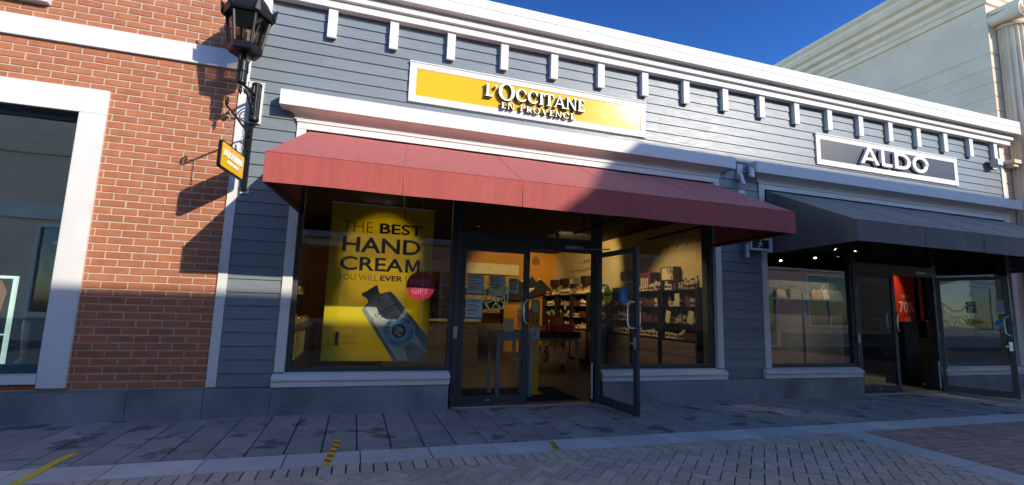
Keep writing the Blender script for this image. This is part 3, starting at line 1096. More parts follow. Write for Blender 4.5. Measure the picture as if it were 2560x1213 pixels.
# ------------------------------------------------------------------ the other side of the street (shades this side, shows in the glass)
def shop_block(name, label, x0, x1, yf, roof_pts, wallm, bays):
    t = thing(name, label, 'building', ((x0 + x1) / 2, yf - 3, 0))
    pts = [(x0, 0), (x1, 0)] + roof_pts
    MB().prism(pts, 'xz', yf, yf - 6, 0).build('wall', wallm, t)
    m_ = MB()
    for i in range(len(roof_pts) - 1):
        (xa, za), (xb, zb) = roof_pts[i], roof_pts[i + 1]
        m_.add([(xa, yf + 0.02, za - 0.28), (xb, yf + 0.02, zb - 0.28), (xb, yf + 0.22, zb - 0.2), (xa, yf + 0.22, za - 0.2), (xa, yf + 0.22, za), (xb, yf + 0.22, zb), (xb, yf - 0.3, zb + 0.0), (xa, yf - 0.3, za)],
               [(0, 1, 2, 3), (3, 2, 5, 4), (4, 5, 6, 7)])
    m_.build('cornice', 'stucco_trim', t)
    MB().box(x0 - 0.02, x1 + 0.02, yf, yf + 0.08, 0, 0.62).build('stone_base', 'base_stone', t)
    MB().box(x0, x1, yf, yf + 0.16, 3.46, 3.85).build('trim_band', 'white_paint', t)
    MB().box(x0, x1, yf, yf + 0.10, 5.35, 5.62).build('trim_band', 'stucco_trim', t)
    for bx0, bx1, z0, z1 in bays:
        w_ = empty_part('window', t)
        f = MB()
        f.box(bx0 - 0.12, bx0, yf, yf + 0.12, z0 - 0.12, z1 + 0.12)
        f.box(bx1, bx1 + 0.12, yf, yf + 0.12, z0 - 0.12, z1 + 0.12)
        f.box(bx0, bx1, yf, yf + 0.12, z1, z1 + 0.12)
        f.box(bx0, bx1, yf, yf + 0.14, z0 - 0.12, z0)
        f.box((bx0 + bx1) / 2 - 0.03, (bx0 + bx1) / 2 + 0.03, yf, yf + 0.08, z0, z1)
        f.build('frame', 'white_paint', w_)
        MB().box(bx0, bx1, yf + 0.01, yf + 0.03, z0, z1).build('pane', 'dark_glass', w_)
    return t


YF = -10.7
H0 = 1.235 + 0.575 * 10.7
H1 = 3.755 + 0.575 * 10.7
sx = 0.705 * 10.7
shop_block('shop_building', 'low cream stucco shop row across the street with a flat parapet', -34, -0.42 + sx, YF,
           [(-0.42 + sx, H0), (-34, H0)], 'stucco', [(-20, -17, 0.8, 3.2), (-15, -12, 0.8, 3.2), (-10, -7, 0.8, 3.2), (-4.5, -1.8, 0.8, 3.2), (0.3, 1.5, 0.05, 2.5), (3.0, 5.8, 0.8, 3.2)])
shop_block('shop_building', 'taller cream stucco shop building across the street with a hipped roof end', -0.40 + sx, 52, YF - 0.01,
           [(52, H1), (2.50 + sx, H1), (-0.40 + sx, H0 + 0.01)], 'stucco', [(15.2, 16.6, 0.05, 2.6), (18.5, 21.0, 1.0, 3.2), (25, 27, 0.9, 3.2), (30, 33, 0.9, 3.2), (9.5, 10.9, 5.2, 7.0), (14.5, 15.9, 5.2, 7.0), (22, 23.4, 5.2, 7.0)])

# ------------------------------------------------------------------ awnings
def awning(name, label, fx0, fx1, tx0, tx1, fy, zt, zb, mname, seams):
    t = thing(name, label, 'awning', ((fx0 + fx1) / 2, -0.1, 2.3))
    nx, ny = 40, 8
    zw, zwb = 3.375, zb - 0.03
    rnd = random.Random(3)
    V, F = [], []
    for j in range(ny + 1):
        v = j / ny
        for i in range(nx + 1):
            u = i / nx
            x = (tx0 + (tx1 - tx0) * u) * (1 - v) + (fx0 + (fx1 - fx0) * u) * v
            y = -0.03 + (fy + 0.03) * v
            sag = 0.004 * math.sin(PI * v) * (0.6 + 0.4 * math.cos(u * 2 * PI * (len(seams) + 1)))
            z = zw + (zt - zw) * v - sag + 0.003 * math.sin(u * 31 + v * 5)
            V.append((x, y, z))
            if i < nx and j < ny:
                a = j * (nx + 1) + i
                F.append((a, a + 1, a + nx + 2, a + nx + 1))
    mb = MB()
    mb.add(V, F)
    mb.build('canopy', mname, t, solidify=0.004)
    # valance: front drop with a soft lower edge
    V, F = [], []
    for j in range(5):
        v = j / 4
        for i in range(nx + 1):
            u = i / nx
            x = fx0 + (fx1 - fx0) * u
            V.append((x, fy - 0.002 + 0.004 * math.sin(u * 37) * v * (0.4 + u), zt + (zb - zt) * v + 0.003 * math.sin(u * 23) * v))
            if i < nx and j < 4:
                a = j * (nx + 1) + i
                F.append((a, a + 1, a + nx + 2, a + nx + 1))
    MB().add(V, F).build('valance', mname, t, solidify=0.004)
    for fx, tx, s in ((fx0, tx0, -1), (fx1, tx1, 1)):
        mb = MB()
        wx = tx + s * 0.03
        mb.add([(tx, -0.03, zw), (fx, fy, zt), (fx, fy, zb), (wx, -0.03, zwb)], [(0, 1, 2, 3)])
        mb.build('side_panel', mname, t, solidify=0.004)
    fr = MB()
    yb = fy + 0.03
    fr.tube([(fx0 + 0.03, yb, zb + 0.03), (fx1 - 0.03, yb, zb + 0.03)], 0.016)
    fr.tube([(fx0 + 0.03, yb, zt - 0.03), (fx1 - 0.03, yb, zt - 0.03)], 0.016)
    n = len(seams) + 1
    for k in range(n + 1):
        u = k / n
        xa, xb = tx0 + 0.03 + (tx1 - tx0 - 0.06) * u, fx0 + 0.03 + (fx1 - fx0 - 0.06) * u
        fr.tube([(xa, -0.02, zw - 0.05), (xb, yb, zt - 0.035)], 0.014)
        fr.tube([(xa, -0.02, zwb + 0.03), (xb, yb, zb + 0.03)], 0.014)
        fr.tube([(xb, yb, zb + 0.03), (xb, yb, zt - 0.03)], 0.014)
    fr.build('frame', 'black_iron', t)
    for u in seams:
        xa, xb = tx0 + (tx1 - tx0) * u, fx0 + (fx1 - fx0) * u
        pts = []
        for j in range(ny + 1):
            v = j / ny
            sag = 0.004 * math.sin(PI * v) * (0.6 + 0.4 * math.cos(u * 2 * PI * (len(seams) + 1)))
            pts.append((xa * (1 - v) + xb * v, -0.03 + (fy + 0.03) * v, zw + (zt - zw) * v - sag + 0.003 * math.sin(u * 31 + v * 5) + 0.001))
        pts.append((xb, fy - 0.0035, (zt + zb) / 2))
        pts.append((xb, fy - 0.0035, zb + 0.005))
        MB().tube(pts, 0.0055, 6).build('seam', mname, t)
    hem = MB()
    hem.tube([(fx0, fy - 0.003, zt), (fx1, fy - 0.003, zt)], 0.005, 6)
    hem.build('piping', mname, t)
    return t


awning('awning', 'red canvas awning over the storefront under the yellow sign', -2.185, 4.18, -1.985, 4.05, -1.42, 2.668, 2.375, 'red_canvas', (0.2, 0.4, 0.6, 0.8))
awning('awning', 'black canvas awning over the storefront under the black sign', 5.10, 11.62, 5.14, 11.36, -1.565, 2.625, 2.335, 'black_canvas', (0.2, 0.4, 0.6, 0.8))

# ------------------------------------------------------------------ fascia signs
def fascia(name, label, x0, x1, z0, z1, bw, panel):
    t = thing(name, label, 'sign', ((x0 + x1) / 2, -0.01, z0))
    m_ = MB()
    m_.box(x0, x1, -0.045, -0.008, z1 - bw, z1)
    m_.box(x0, x1, -0.045, -0.008, z0, z0 + bw)
    m_.box(x0, x0 + bw, -0.045, -0.008, z0 + bw, z1 - bw)
    m_.box(x1 - bw, x1, -0.045, -0.008, z0 + bw, z1 - bw)
    m_.box(x0 - 0.008, x1 + 0.008, -0.055, -0.009, z1 - 0.012, z1 + 0.008)
    m_.build('frame', 'white_paint', t, bevel=0.003)
    MB().box(x0 + bw - 0.004, x1 - bw + 0.004, -0.038, -0.012, z0 + bw - 0.004, z1 - bw + 0.004).build('panel', panel, t)
    return t


s1 = fascia('shop_sign', 'long yellow fascia sign in white frame with raised white roman lettering', -0.816, 2.815, 3.972, 4.535, 0.092, 'yellow_sign')
for i_ in range(10):
    L1 = MB()
    roman_into(L1, "L'OCCITANE", 0.215, 1.748, 4.195, 4.378, -0.055, 0.045, 0, 0.045, big={2: (1.32, -0.10)}, side=1, only=i_)
    L1.build('letter', ['letter_white', 'letter_side'], s1)
for i_, ch_ in enumerate("EN PROVENCE"):
    if ch_ == ' ':
        continue
    L2 = MB()
    roman_into(L2, "EN PROVENCE", 0.455, 1.582, 4.052, 4.140, -0.055, 0.045, 0, 0.20, side=1, only=i_)
    L2.build('small_letter', ['letter_white', 'letter_side'], s1)
s2 = fascia('shop_sign', 'black fascia sign in white frame with four bold raised white capitals', 6.31, 10.04, 3.985, 4.555, 0.10, 'sign_black')
L3 = None
# four bold geometric capitals, each a block of its own
zb_, zt_ = 4.115, 4.432
H_ = zt_ - zb_


def cap(mb_, polys, x0, wd):
    mb_ = MB()
    for k, p in enumerate(polys):
        q = [(x0 + a * wd, zb_ + b * H_) for a, b in p]
        mb_.prism(q, 'xz', -0.05, -0.105 + 0.0005 * k)
    mb_.build('letter', 'letter_white', s2, bevel=0.002)


cap(L3, [[(0, 0), (0.19, 0), (0.58, 1), (0.42, 1)], [(0.42, 1), (0.58, 1), (1.0, 0), (0.81, 0)], [(0.22, 0.22), (0.78, 0.22), (0.72, 0.38), (0.28, 0.38)]], 7.30, 0.47)
cap(L3, [[(0, 0), (0.30, 0), (0.30, 1), (0, 1)], [(0, 0), (1, 0), (1, 0.19), (0, 0.19)]], 7.83, 0.27)
dpo = [(0.0, 0), (0.45, 0)] + [(0.45 + 0.55 * math.sin(PI * t / 16), 0.5 - 0.5 * math.cos(PI * t / 16)) for t in range(1, 16)] + [(0.45, 1), (0, 1)]
dpi = [(0.22, 0.18), (0.45, 0.18)] + [(0.45 + 0.33 * math.sin(PI * t / 16), 0.5 - 0.32 * math.cos(PI * t / 16)) for t in range(1, 16)] + [(0.45, 0.82), (0.22, 0.82)]
n_ = len(dpo)
cap(L3, [[dpo[i], dpo[(i + 1) % n_], dpi[(i + 1) % n_], dpi[i]] for i in range(n_)], 8.19, 0.42)
cap(L3, _ring(0.5, 0.5, (0.5, 0.52), (0.30, 0.32), 0, 360, 36), 8.665, 0.44)

# ------------------------------------------------------------------ wall lantern
LX, LY = -2.668, -0.50
lamp = thing('wall_lantern', 'black iron six sided lantern on a scrolled wall bracket', 'lamp', (-2.60, -0.04, 3.4))
MB().box(-2.694, -2.528, -0.046, -0.012, 3.385, 3.898).box(-2.70, -2.522, -0.05, -0.012, 3.885, 3.905).build('backing_board', 'white_paint', lamp, bevel=0.004)
fl = []
for k in range(48):
    a = 2 * PI * k / 48
    fl.append((a, 0.0 if (k % 4) in (0, 1) else 0.006))
mc = MB()
mc.loft([[(-2.592 + (0.054 - d_) * math.cos(a), -0.105 + (0.054 - d_) * math.sin(a), z) for a, d_ in fl] for z in (3.43, 3.81)])
mc.lathe([(0.0, 3.385), (0.05, 3.387), (0.058, 3.40), (0.056, 3.43), (0.0, 3.432)], (-2.592, -0.105, 0), 32)
mc.lathe([(0.0, 3.812), (0.055, 3.812), (0.058, 3.84), (0.05, 3.855), (0.0, 3.858)], (-2.592, -0.105, 0), 32)
mc.build('wall_mount', 'black_iron', lamp)
# arm and scroll from the mount to the post
dirv = Vector((LX + 2.592, LY + 0.105, 0))


def on_arm(t, z):
    return (-2.592 + dirv.x * t, -0.105 + dirv.y * t, z)


ma = MB()
ma.tube([on_arm(0.02, 3.70), on_arm(0.5, 3.69), on_arm(1.0, 3.675)], 0.017, 8)
ma.build('arm', 'black_iron', lamp, smooth=True)
ms = MB()
pts = []
for t in range(34):
    a = t / 33
    pts.append(on_arm(0.10 + 0.72 * a, 3.44 + 0.20 * math.sin(a * PI / 2)))
ms.tube(pts, 0.010, 6)
for (tc_, zc_, r0, dr) in ((0.22, 3.575, 0.085, 1), (0.72, 3.625, 0.03, -1)):
    pts = []
    for t in range(44):
        a = t / 43 * 2 * PI * 1.7
        r_ = r0 * (1 - t / 52)
        pts.append(on_arm(tc_ + dr * r_ * math.cos(a) / dirv.length, zc_ + r_ * math.sin(a)))
    ms.tube(pts, 0.0085, 6)
ms.build('scroll', 'black_iron', lamp)
mp_ = MB()
fl2 = [(2 * PI * k / 40, 0.0 if (k % 4) in (0, 1) else 0.006) for k in range(40)]
mp_.loft([[(LX + (0.049 - d_) * math.cos(a), LY + (0.049 - d_) * math.sin(a), z) for a, d_ in fl2] for z in (3.69, 3.80)])
mp_.lathe([(0.0, 3.655), (0.035, 3.66), (0.05, 3.675), (0.049, 3.692), (0, 3.692)], (LX, LY, 0), 24)
mp_.lathe([(0.0, 3.80), (0.055, 3.801), (0.057, 3.81), (0.053, 3.92), (0.057, 3.93), (0.0, 3.934)], (LX, LY, 0), 24)
mp_.lathe([(0.0, 3.93), (0.022, 3.93), (0.022, 4.04), (0.0, 4.04)], (LX, LY, 0), 16)
mp_.build('post', 'black_iron', lamp)
MB().lathe([(0.0, 3.535), (0.006, 3.545), (0.020, 3.585), (0.018, 3.60), (0.012, 3.605), (0.012, 3.615), (0.02, 3.622), (0.012, 3.632), (0.012, 3.656), (0, 3.656)], (LX, LY, 0), 16).build('finial', 'black_iron', lamp, smooth=True)


def hexp(r, z, off=0):
    return [(LX + r * math.cos(R(-60 + 60 * k) + off), LY + r * math.sin(R(-60 + 60 * k) + off), z) for k in range(6)]


mbs = MB()
RB, RT, ZB, ZT = 0.162, 0.226, 4.095, 4.475
mbs.loft([hexp(0.06, 3.995), hexp(0.155, 4.012), hexp(0.176, 4.03), hexp(0.180, 4.10), hexp(0.150, 4.112)])
for k in range(6):
    a, b_ = hexp(RB, ZB)[k], hexp(RT, ZT)[k]
    mbs.tube([a, b_], 0.017, 6)
# struts under the body
for k in (1, 3, 5):
    a = hexp(0.13, 4.04)[k]
    mbs.tube([a, ((a[0] + LX) / 2 * 1.0, (a[1] + LY) / 2 * 1.0, 3.97), (LX + (a[0] - LX) * 0.38, LY + (a[1] - LY) * 0.38, 3.92)], 0.008, 6)
mbs.build('body', 'black_iron', lamp)
for k in range(6):
    k2 = (k + 1) % 6
    q = MB()
    lo, hi = hexp(RB - 0.004, ZB), hexp(RT - 0.004, ZT)
    li, hi2 = hexp(RB - 0.008, ZB), hexp(RT - 0.008, ZT)
    q.add([lo[k], lo[k2], hi[k2], hi[k], li[k], li[k2], hi2[k2], hi2[k]], [(0, 1, 2, 3), (7, 6, 5, 4), (0, 4, 5, 1), (2, 6, 7, 3), (0, 3, 7, 4), (1, 5, 6, 2)])
    q.build('glass_panel', 'lamp_glass', lamp)
mr = MB()
# eave ring with horned corners, then the domed cap
rings = [hexp(0.222, 4.455), hexp(0.262, 4.435), hexp(0.274, 4.465), hexp(0.274, 4.53), hexp(0.240, 4.545)]
mr.loft(rings)
for k in range(6):
    c_ = Vector(hexp(0.258, 4.49)[k])
    o_ = Vector(hexp(0.296, 4.615)[k])
    tng = Vector((-math.sin(R(-60 + 60 * k)), math.cos(R(-60 + 60 * k)), 0)) * 0.05
    inn = Vector(hexp(0.20, 4.52)[k])
    lo_ = Vector(hexp(0.274, 4.45)[k])
    mr.add([c_ + tng, c_ - tng, inn, o_, lo_ + tng * 0.6, lo_ - tng * 0.6], [(0, 2, 3), (1, 3, 2), (0, 3, 4), (1, 5, 3), (4, 3, 5), (0, 4, 5, 1)])
mr.build('roof_rim', 'black_iron', lamp)
md_ = MB()
md_.lathe([(0.235, 4.515), (0.225, 4.56), (0.195, 4.62), (0.155, 4.675), (0.115, 4.71), (0.112, 4.725), (0.075, 4.755), (0.05, 4.765), (0.045, 4.80), (0.055, 4.815), (0.03, 4.84), (0.012, 4.90), (0, 4.92)], (LX, LY, 0), 30)
md_.build('roof', 'black_iron', lamp, smooth=True)
MB().lathe([(0.215, 4.458), (0.19, 4.50), (0.10, 4.55), (0.0, 4.56)], (LX, LY, 0), 24).build('reflector', 'galvanised', lamp, smooth=True)
ml_ = MB()
ml_.lathe([(0.0, 4.10), (0.04, 4.10), (0.038, 4.14), (0.02, 4.19), (0.018, 4.26), (0.012, 4.275), (0, 4.28)], (LX, LY, 0), 16)
ml_.build('bulb_holder', 'lamp_white', lamp, smooth=True)

# ------------------------------------------------------------------ projecting sign and its iron bracket
br = thing('sign_bracket', 'black iron bracket on the white corner board with a curled arm and chains', 'bracket', (-2.63, -0.03, 2.56))
MB().box(-2.667, -2.573, -0.045, -0.012, 2.52, 2.60).build('backing_block', 'white_paint', br, bevel=0.003)
m_ = MB()
m_.box(-2.652, -2.598, -0.068, -0.033, 2.55, 3.33)
m_.lathe([(0, -0.07), (0.03, -0.07), (0.03, -0.033), (0, -0.033)], (-2.625, 0, 3.335), 20, axis='y')
for zz in (2.60, 3.28):
    m_.lathe([(0, -0.082), (0.010, -0.08), (0.012, -0.068), (0, -0.068)], (-2.625, 0, zz), 10, axis='y')
m_.build('wall_plate', 'black_iron', br)
AX0, AX1 = -2.625, -2.70
arm = lambda t: AX0 + (AX1 - AX0) * t
m_ = MB()
apts = [(arm(0.0), -0.06, 3.20), (arm(0.2), -0.22, 3.235), (arm(0.6), -0.52, 3.262), (arm(1.0), -0.80, 3.275)]
for t in range(26):
    a = -PI / 2 + t / 25 * 2 * PI * 0.95
    r_ = 0.05 * (1 - t / 45)
    apts.append((arm(1.02), -0.82 - r_ * math.cos(a) , 3.325 + r_ * math.sin(a)))
m_.tube(apts, 0.0115, 8)
m_.build('arm', 'black_iron', br, smooth=True)
m_ = MB()
bp = []
for t in range(20):
    a = t / 19
    bp.append((arm(0.05), -0.065 - 0.16 * math.sin(a * PI * 0.5), 2.93 + 0.28 * a))
m_.tube(bp, 0.009, 6)
m_.tube([(arm(0.0), -0.06, 3.02), (arm(0.2), -0.20, 3.06), (arm(0.4), -0.33, 3.05)], 0.008, 6)
m_.build('brace', 'black_iron', br, smooth=True)


def chain(x, y, z0, z1, nm='chain'):
    c = MB()
    n = max(2, int((z1 - z0) / 0.034))
    for k in range(n):
        zc = z1 - (k + 0.5) * (z1 - z0) / n
        pts = []
        for t in range(14):
            a = 2 * PI * t / 14
            u, w_ = 0.0095 * math.cos(a), 0.021 * math.sin(a)
            pts.append((x + (u if k % 2 else 0), y + (0 if k % 2 else u), zc + w_))
        c.tube(pts, 0.0032, 5, closed=True)
    c.build(nm, 'galvanised', br)


chain(arm(0.88), -0.70, 2.945, 3.268)
chain(arm(0.30), -0.28, 2.945, 3.24)
bs = thing('hanging_sign', 'small yellow projecting sign in black frame hanging from chains beside the lantern', 'sign', (-2.67, -0.5, 2.64))
P0 = Vector((-2.636, -0.185, 0))
P1 = Vector((-2.729, -0.785, 0))
du = (P1 - P0).normalized()
nn = Vector((-du.y, du.x, 0))
if nn.x < 0:
    nn = -nn
LW_ = (P1 - P0).length
ZS0, ZS1 = 2.635, 2.925


def rr_pts(u0, u1, z0, z1, r, n=6):
    P = []
    for cx_, cz_, a0 in ((u1 - r, z0 + r, -90), (u1 - r, z1 - r, 0), (u0 + r, z1 - r, 90), (u0 + r, z0 + r, 180)):
        P += [(cx_ + r * math.cos(R(a0 + 90 * t / n)), cz_ + r * math.sin(R(a0 + 90 * t / n))) for t in range(n + 1)]
    return P


def blade_prism(mb_, pts, d0, d1, m=0):
    v = []
    for d in (d0, d1):
        for u, z in pts:
            p = P0 + du * u + nn * d
            v.append((p.x, p.y, z))
    n = len(pts)
    mb_.add(v, [tuple(range(n))[::-1], tuple(range(n, 2 * n))] + [(i, (i + 1) % n, n + (i + 1) % n, n + i) for i in range(n)], m)


m_ = MB()
blade_prism(m_, rr_pts(0, LW_, ZS0, ZS1, 0.03), -0.016, 0.016)
m_.build('frame', 'black_iron', bs, bevel=0.003)
for s in (-1, 1):
    m_ = MB()
    blade_prism(m_, rr_pts(0.018, LW_ - 0.018, ZS0 + 0.018, ZS1 - 0.018, 0.02), s * 0.0155, s * 0.0185)
    m_.build('panel', 'yellow_sign', bs)
    m_ = MB()

    def bl(p, s=s):
        # box coordinates (u along the reading direction, depth, z) onto the blade
        u = (LW_ - p[0]) if s > 0 else p[0]
        q = P0 + du * u + nn * s * (0.0185 - p[1])
        return (q.x, q.y, p[2])

    roman_into(m_, "L'OCCITANE", 0.07, LW_ - 0.07, 2.775, 2.845, 0.0, 0.010, 0, 0.04, big={2: (1.25, -0.08)}, fn=bl)
    roman_into(m_, "EN PROVENCE", 0.17, LW_ - 0.16, 2.715, 2.750, 0.0, 0.008, 0, 0.2, fn=bl)
    m_.build('lettering', 'letter_white', bs)
m_ = MB()
for u, zz in ((0.10, 2.935), (0.53, 2.935)):
    p = P0 + du * u
    pts = [(p.x + 0.012 * math.cos(2 * PI * t / 12), p.y, zz + 0.012 * math.sin(2 * PI * t / 12)) for t in range(12)]
    m_.tube(pts, 0.003, 5, closed=True)
m_.build('hanging_ring', 'galvanised', bs)

# ------------------------------------------------------------------ fittings on the walls
fld = thing('floodlight', 'white twin floodlight on the clapboards between the two hood mouldings', 'light', (4.6, -0.02, 3.4))
MB().box(4.55, 4.66, -0.05, -0.012, 3.50, 3.76).build('back_box', 'white_paint', fld, bevel=0.004)
h1 = MB()
h1.box(-0.038, 0.038, -0.026, 0.026, -0.10, 0.10)
h1.xf(Matrix.Translation((4.72, -0.17, 3.60)) @ Matrix.Rotation(R(24), 4, 'Y') @ Matrix.Rotation(R(-22), 4, 'X'))
h1.build('lamp_head', 'white_paint', fld, bevel=0.008)
h1 = MB()
h1.box(-0.033, 0.033, -0.022, 0.022, -0.10, 0.10)
h1.xf(Matrix.Translation((4.585, -0.10, 3.50)) @ Matrix.Rotation(R(-6), 4, 'Y') @ Matrix.Rotation(R(-14), 4, 'X'))
h1.build('lamp_head', 'white_paint', fld, bevel=0.008)
MB().tube([(4.60, -0.05, 3.62), (4.66, -0.11, 3.63), (4.71, -0.16, 3.62)], 0.014).tube([(4.60, -0.05, 3.55), (4.59, -0.09, 3.53)], 0.014).build('swivel', 'galvanised', fld)
jb = thing('junction_box', 'small white junction box with two knobs under the floodlight', 'fitting', (4.6, -0.02, 3.2))
MB().box(4.55, 4.68, -0.06, -0.012, 3.20, 3.33).build('box', 'white_paint', jb, bevel=0.006)
MB().lathe([(0, -0.10), (0.018, -0.10), (0.02, -0.06), (0, -0.06)], (4.585, 0, 3.25), 12, axis='y').lathe([(0, -0.10), (0.018, -0.10), (0.02, -0.06), (0, -0.06)], (4.645, 0, 3.25), 12, axis='y').build('knob', 'galvanised', jb)
ex = thing('exit_sign', 'small dark exit sign box with a pale running figure on the grey pier', 'sign', (4.8, -0.1, 2.3))
m_ = MB()
m_.box(4.62, 5.05, -0.20, -0.11, 2.33, 2.36)
m_.box(4.62, 5.05, -0.20, -0.11, 2.50, 2.53)
m_.box(4.62, 4.65, -0.20, -0.11, 2.36, 2.50)
m_.box(4.99, 5.05, -0.21, -0.10, 2.31, 2.55)
m_.box(4.70, 4.95, -0.11, -0.012, 2.40, 2.46)
m_.build('housing', 'white_paint', ex, bevel=0.004)
MB().box(4.645, 4.995, -0.192, -0.118, 2.355, 2.505).build('face', 'exit_face', ex)
m_ = MB()
fx = 4.80
for q in ([(0.03, 0.10), (0.05, 0.115), (0.035, 0.13), (0.015, 0.115)], [(0.0, 0.095), (0.03, 0.10), (0.035, 0.055), (0.005, 0.05)], [(0.005, 0.055), (0.03, 0.05), (0.06, 0.035), (0.06, 0.015), (0.045, 0.03), (0.02, 0.04)],
          [(0.0, 0.05), (0.02, 0.05), (-0.005, 0.015), (-0.04, 0.01), (-0.04, 0.022), (-0.015, 0.028)], [(0.03, 0.095), (0.07, 0.075), (0.065, 0.065), (0.03, 0.08)], [(0.0, 0.09), (-0.035, 0.065), (-0.028, 0.058), (0.005, 0.078)]):
    m_.prism([(fx + a, 2.362 + b_) for a, b_ in q], 'xz', -0.192, -0.1945)
m_.build('pictogram', 'paper', ex)
h1 = MB()
h1.box(4.575, 4.625, -0.16, -0.11, 2.20, 2.42)
h1.build('sensor', 'white_paint', ex, bevel=0.01)
cf = thing('wall_spotlight', 'small pale grey wall spotlight at the far end of the clapboards', 'light', (11.2, -0.02, 4.5))
MB().box(11.16, 11.30, -0.04, -0.012, 4.47, 4.68).build('back_plate', 'galvanised', cf, bevel=0.005)
MB().box(11.02, 11.20, -0.19, -0.06, 4.49, 4.65).box(11.03, 11.19, -0.205, -0.185, 4.50, 4.64).build('head', 'galvanised', cf, bevel=0.012)

# ------------------------------------------------------------------ tape on the paving
def tape(label, pts, w, m0, m1, n):
    t = thing('floor_tape', label, 'tape', (pts[0][0], pts[0][1], 0.0), 'tape marks on the paving')
    m_ = MB()
    P = [Vector((a, b_, 0)) for a, b_ in pts]
    tot = sum((P[i + 1] - P[i]).length for i in range(len(P) - 1))

    def at_(s):
        for i in range(len(P) - 1):
            l_ = (P[i + 1] - P[i]).length
            if s <= l_ or i == len(P) - 2:
                d = (P[i + 1] - P[i]).normalized()
                return P[i] + d * s, d
            s -= l_
    for k in range(n):
        a, da_ = at_(tot * k / n)
        b_, db_ = at_(tot * (k + 1) / n)
        sk = 0.02 if m1 else 0.0
        na, nb = Vector((-da_.y, da_.x, 0)), Vector((-db_.y, db_.x, 0))
        z0, z1 = 0.0022, 0.0052
        s0 = sk if k else 0
        s1_ = sk if k < n - 1 else 0
        q = [a + na * w / 2 + da_ * s0, a - na * w / 2 - da_ * s0, b_ - nb * w / 2 - db_ * s1_, b_ + nb * w / 2 + db_ * s1_]
        m_.add([(p.x, p.y, z0) for p in q] + [(p.x, p.y, z1) for p in q], [(4, 5, 6, 7), (0, 1, 5, 4), (1, 2, 6, 5), (2, 3, 7, 6), (3, 0, 4, 7)], k % 2 if m1 else 0)
    m_.build('strip', [m0, m1 or m0], t)
    return t


tape('long plain yellow tape strip lying askew across flagstones and granite strip', [(-3.375, -1.255), (-3.40, -1.45), (-3.385, -1.75), (-3.395, -2.10)], 0.062, 'tape_yellow', None, 7)
tape('yellow and red striped tape strip crossing the granite strip', [(-1.352, -1.243), (-1.42, -1.975)], 0.056, 'tape_yellow', 'tape_red', 11)
tape('short worn scrap of yellow and brown striped tape on the granite strip', [(0.648, -1.665), (0.565, -1.98)], 0.048, 'tape_yellow', 'tape_red', 5)

# ------------------------------------------------------------------ poster in the window
po = thing('poster', 'large yellow hand cream poster with a silver tube, hung inside the window', 'poster', (-0.985, 0.55, 0.535))
YP = 0.55
MB().box(-1.67, -0.298, YP, YP + 0.006, 0.535, 2.637).build('sheet', 'poster_yellow', po)
MB().tube([(-1.68, YP + 0.003, 2.642), (-0.288, YP + 0.003, 2.642)], 0.009).tube([(-1.50, YP + 0.003, 2.642), (-1.50, YP + 0.003, 3.42)], 0.0015, 5).tube([(-0.47, YP + 0.003, 2.642), (-0.47, YP + 0.003, 3.42)], 0.0015, 5).build('hanger', 'steel', po)
m_ = MB()
text_into(m_, 'THE', -1.529, -1.128, 2.254, 2.400, YP, offset=-0.016)
text_into(m_, 'BEST', -1.040, -0.455, 2.254, 2.400, YP, offset=0.022)
text_into(m_, 'HAND', -1.511, -0.468, 1.980, 2.190, YP, offset=0.02)
text_into(m_, 'CREA', -1.522, -0.688, 1.730, 1.918, YP, offset=0.018)
m_.prism([(-0.666 + a * 0.2, 1.732 + b_ * 0.184) for a, b_ in ((0, 0), (0.20, 0), (0.20, 0.62), (0.42, 0.10), (0.58, 0.10), (0.80, 0.62), (0.80, 0), (1, 0), (1, 1), (0.76, 1), (0.5, 0.38), (0.24, 1), (0, 1))], 'xz', YP, YP - 0.0015)
text_into(m_, 'EVER', -0.990, -0.690, 1.603, 1.678, YP, offset=0.026)
m_.build('headline', 'ink_dark', po)
m_ = MB()
text_into(m_, 'YOU WILL', -1.537, -1.024, 1.600, 1.676, YP, offset=-0.012)
text_into(m_, 'USE', -0.652, -0.470, 1.603, 1.678, YP, offset=-0.012)
m_.build('small_print', 'ink_brown', po)
# the pictured tube
m_ = MB()
e = 0.0012
m_.prism([(-1.203, 1.203), (-1.122, 1.322), (-0.971, 1.429), (-0.843, 1.470), (-0.784, 1.416), (-0.3005, 0.854), (-0.3005, 0.541), (-0.754, 0.541)], 'xz', YP, YP - e, 0)
m_.prism([(-1.160, 1.232), (-1.07, 1.325), (-0.885, 1.448), (-0.3015, 0.66), (-0.3015, 0.5425), (-0.700, 0.5425)], 'xz', YP - e, YP - 2 * e, 1)
m_.prism([(-1.150, 1.235), (-1.10, 1.292), (-0.93, 0.93), (-0.60, 0.5435), (-0.69, 0.5435)], 'xz', YP - 2 * e, YP - 2.6 * e, 2)
m_.prism([(-0.93, 1.415), (-0.89, 1.44), (-0.56, 0.99), (-0.60, 0.965)], 'xz', YP - 2 * e, YP - 2.6 * e, 2)
m_.prism([(-0.62, 0.729), (-0.527, 0.79), (-0.303, 0.648), (-0.303, 0.5435), (-0.553, 0.5435)], 'xz', YP - 2 * e, YP - 2.6 * e, 3)
m_.prism([(-1.03, 1.36), (-0.985, 1.385), (-0.955, 1.33), (-0.985, 1.29)], 'xz', YP - 2 * e, YP - 2.6 * e, 3)
m_.build('pictured_tube', ['tube_shadow', 'tube_silver', 'tube_light', 'tube_shadow'], po)
m_ = MB()
m_.prism([(-1.221, 1.412), (-1.208, 1.437), (-1.17, 1.447), (-1.05, 1.535), (-1.022, 1.543), (-1.010, 1.512), (-0.998, 1.462), (-0.975, 1.430), (-1.122, 1.322), (-1.165, 1.376), (-1.20, 1.385)], 'xz', YP - 3 * e, YP - 4 * e, 0)
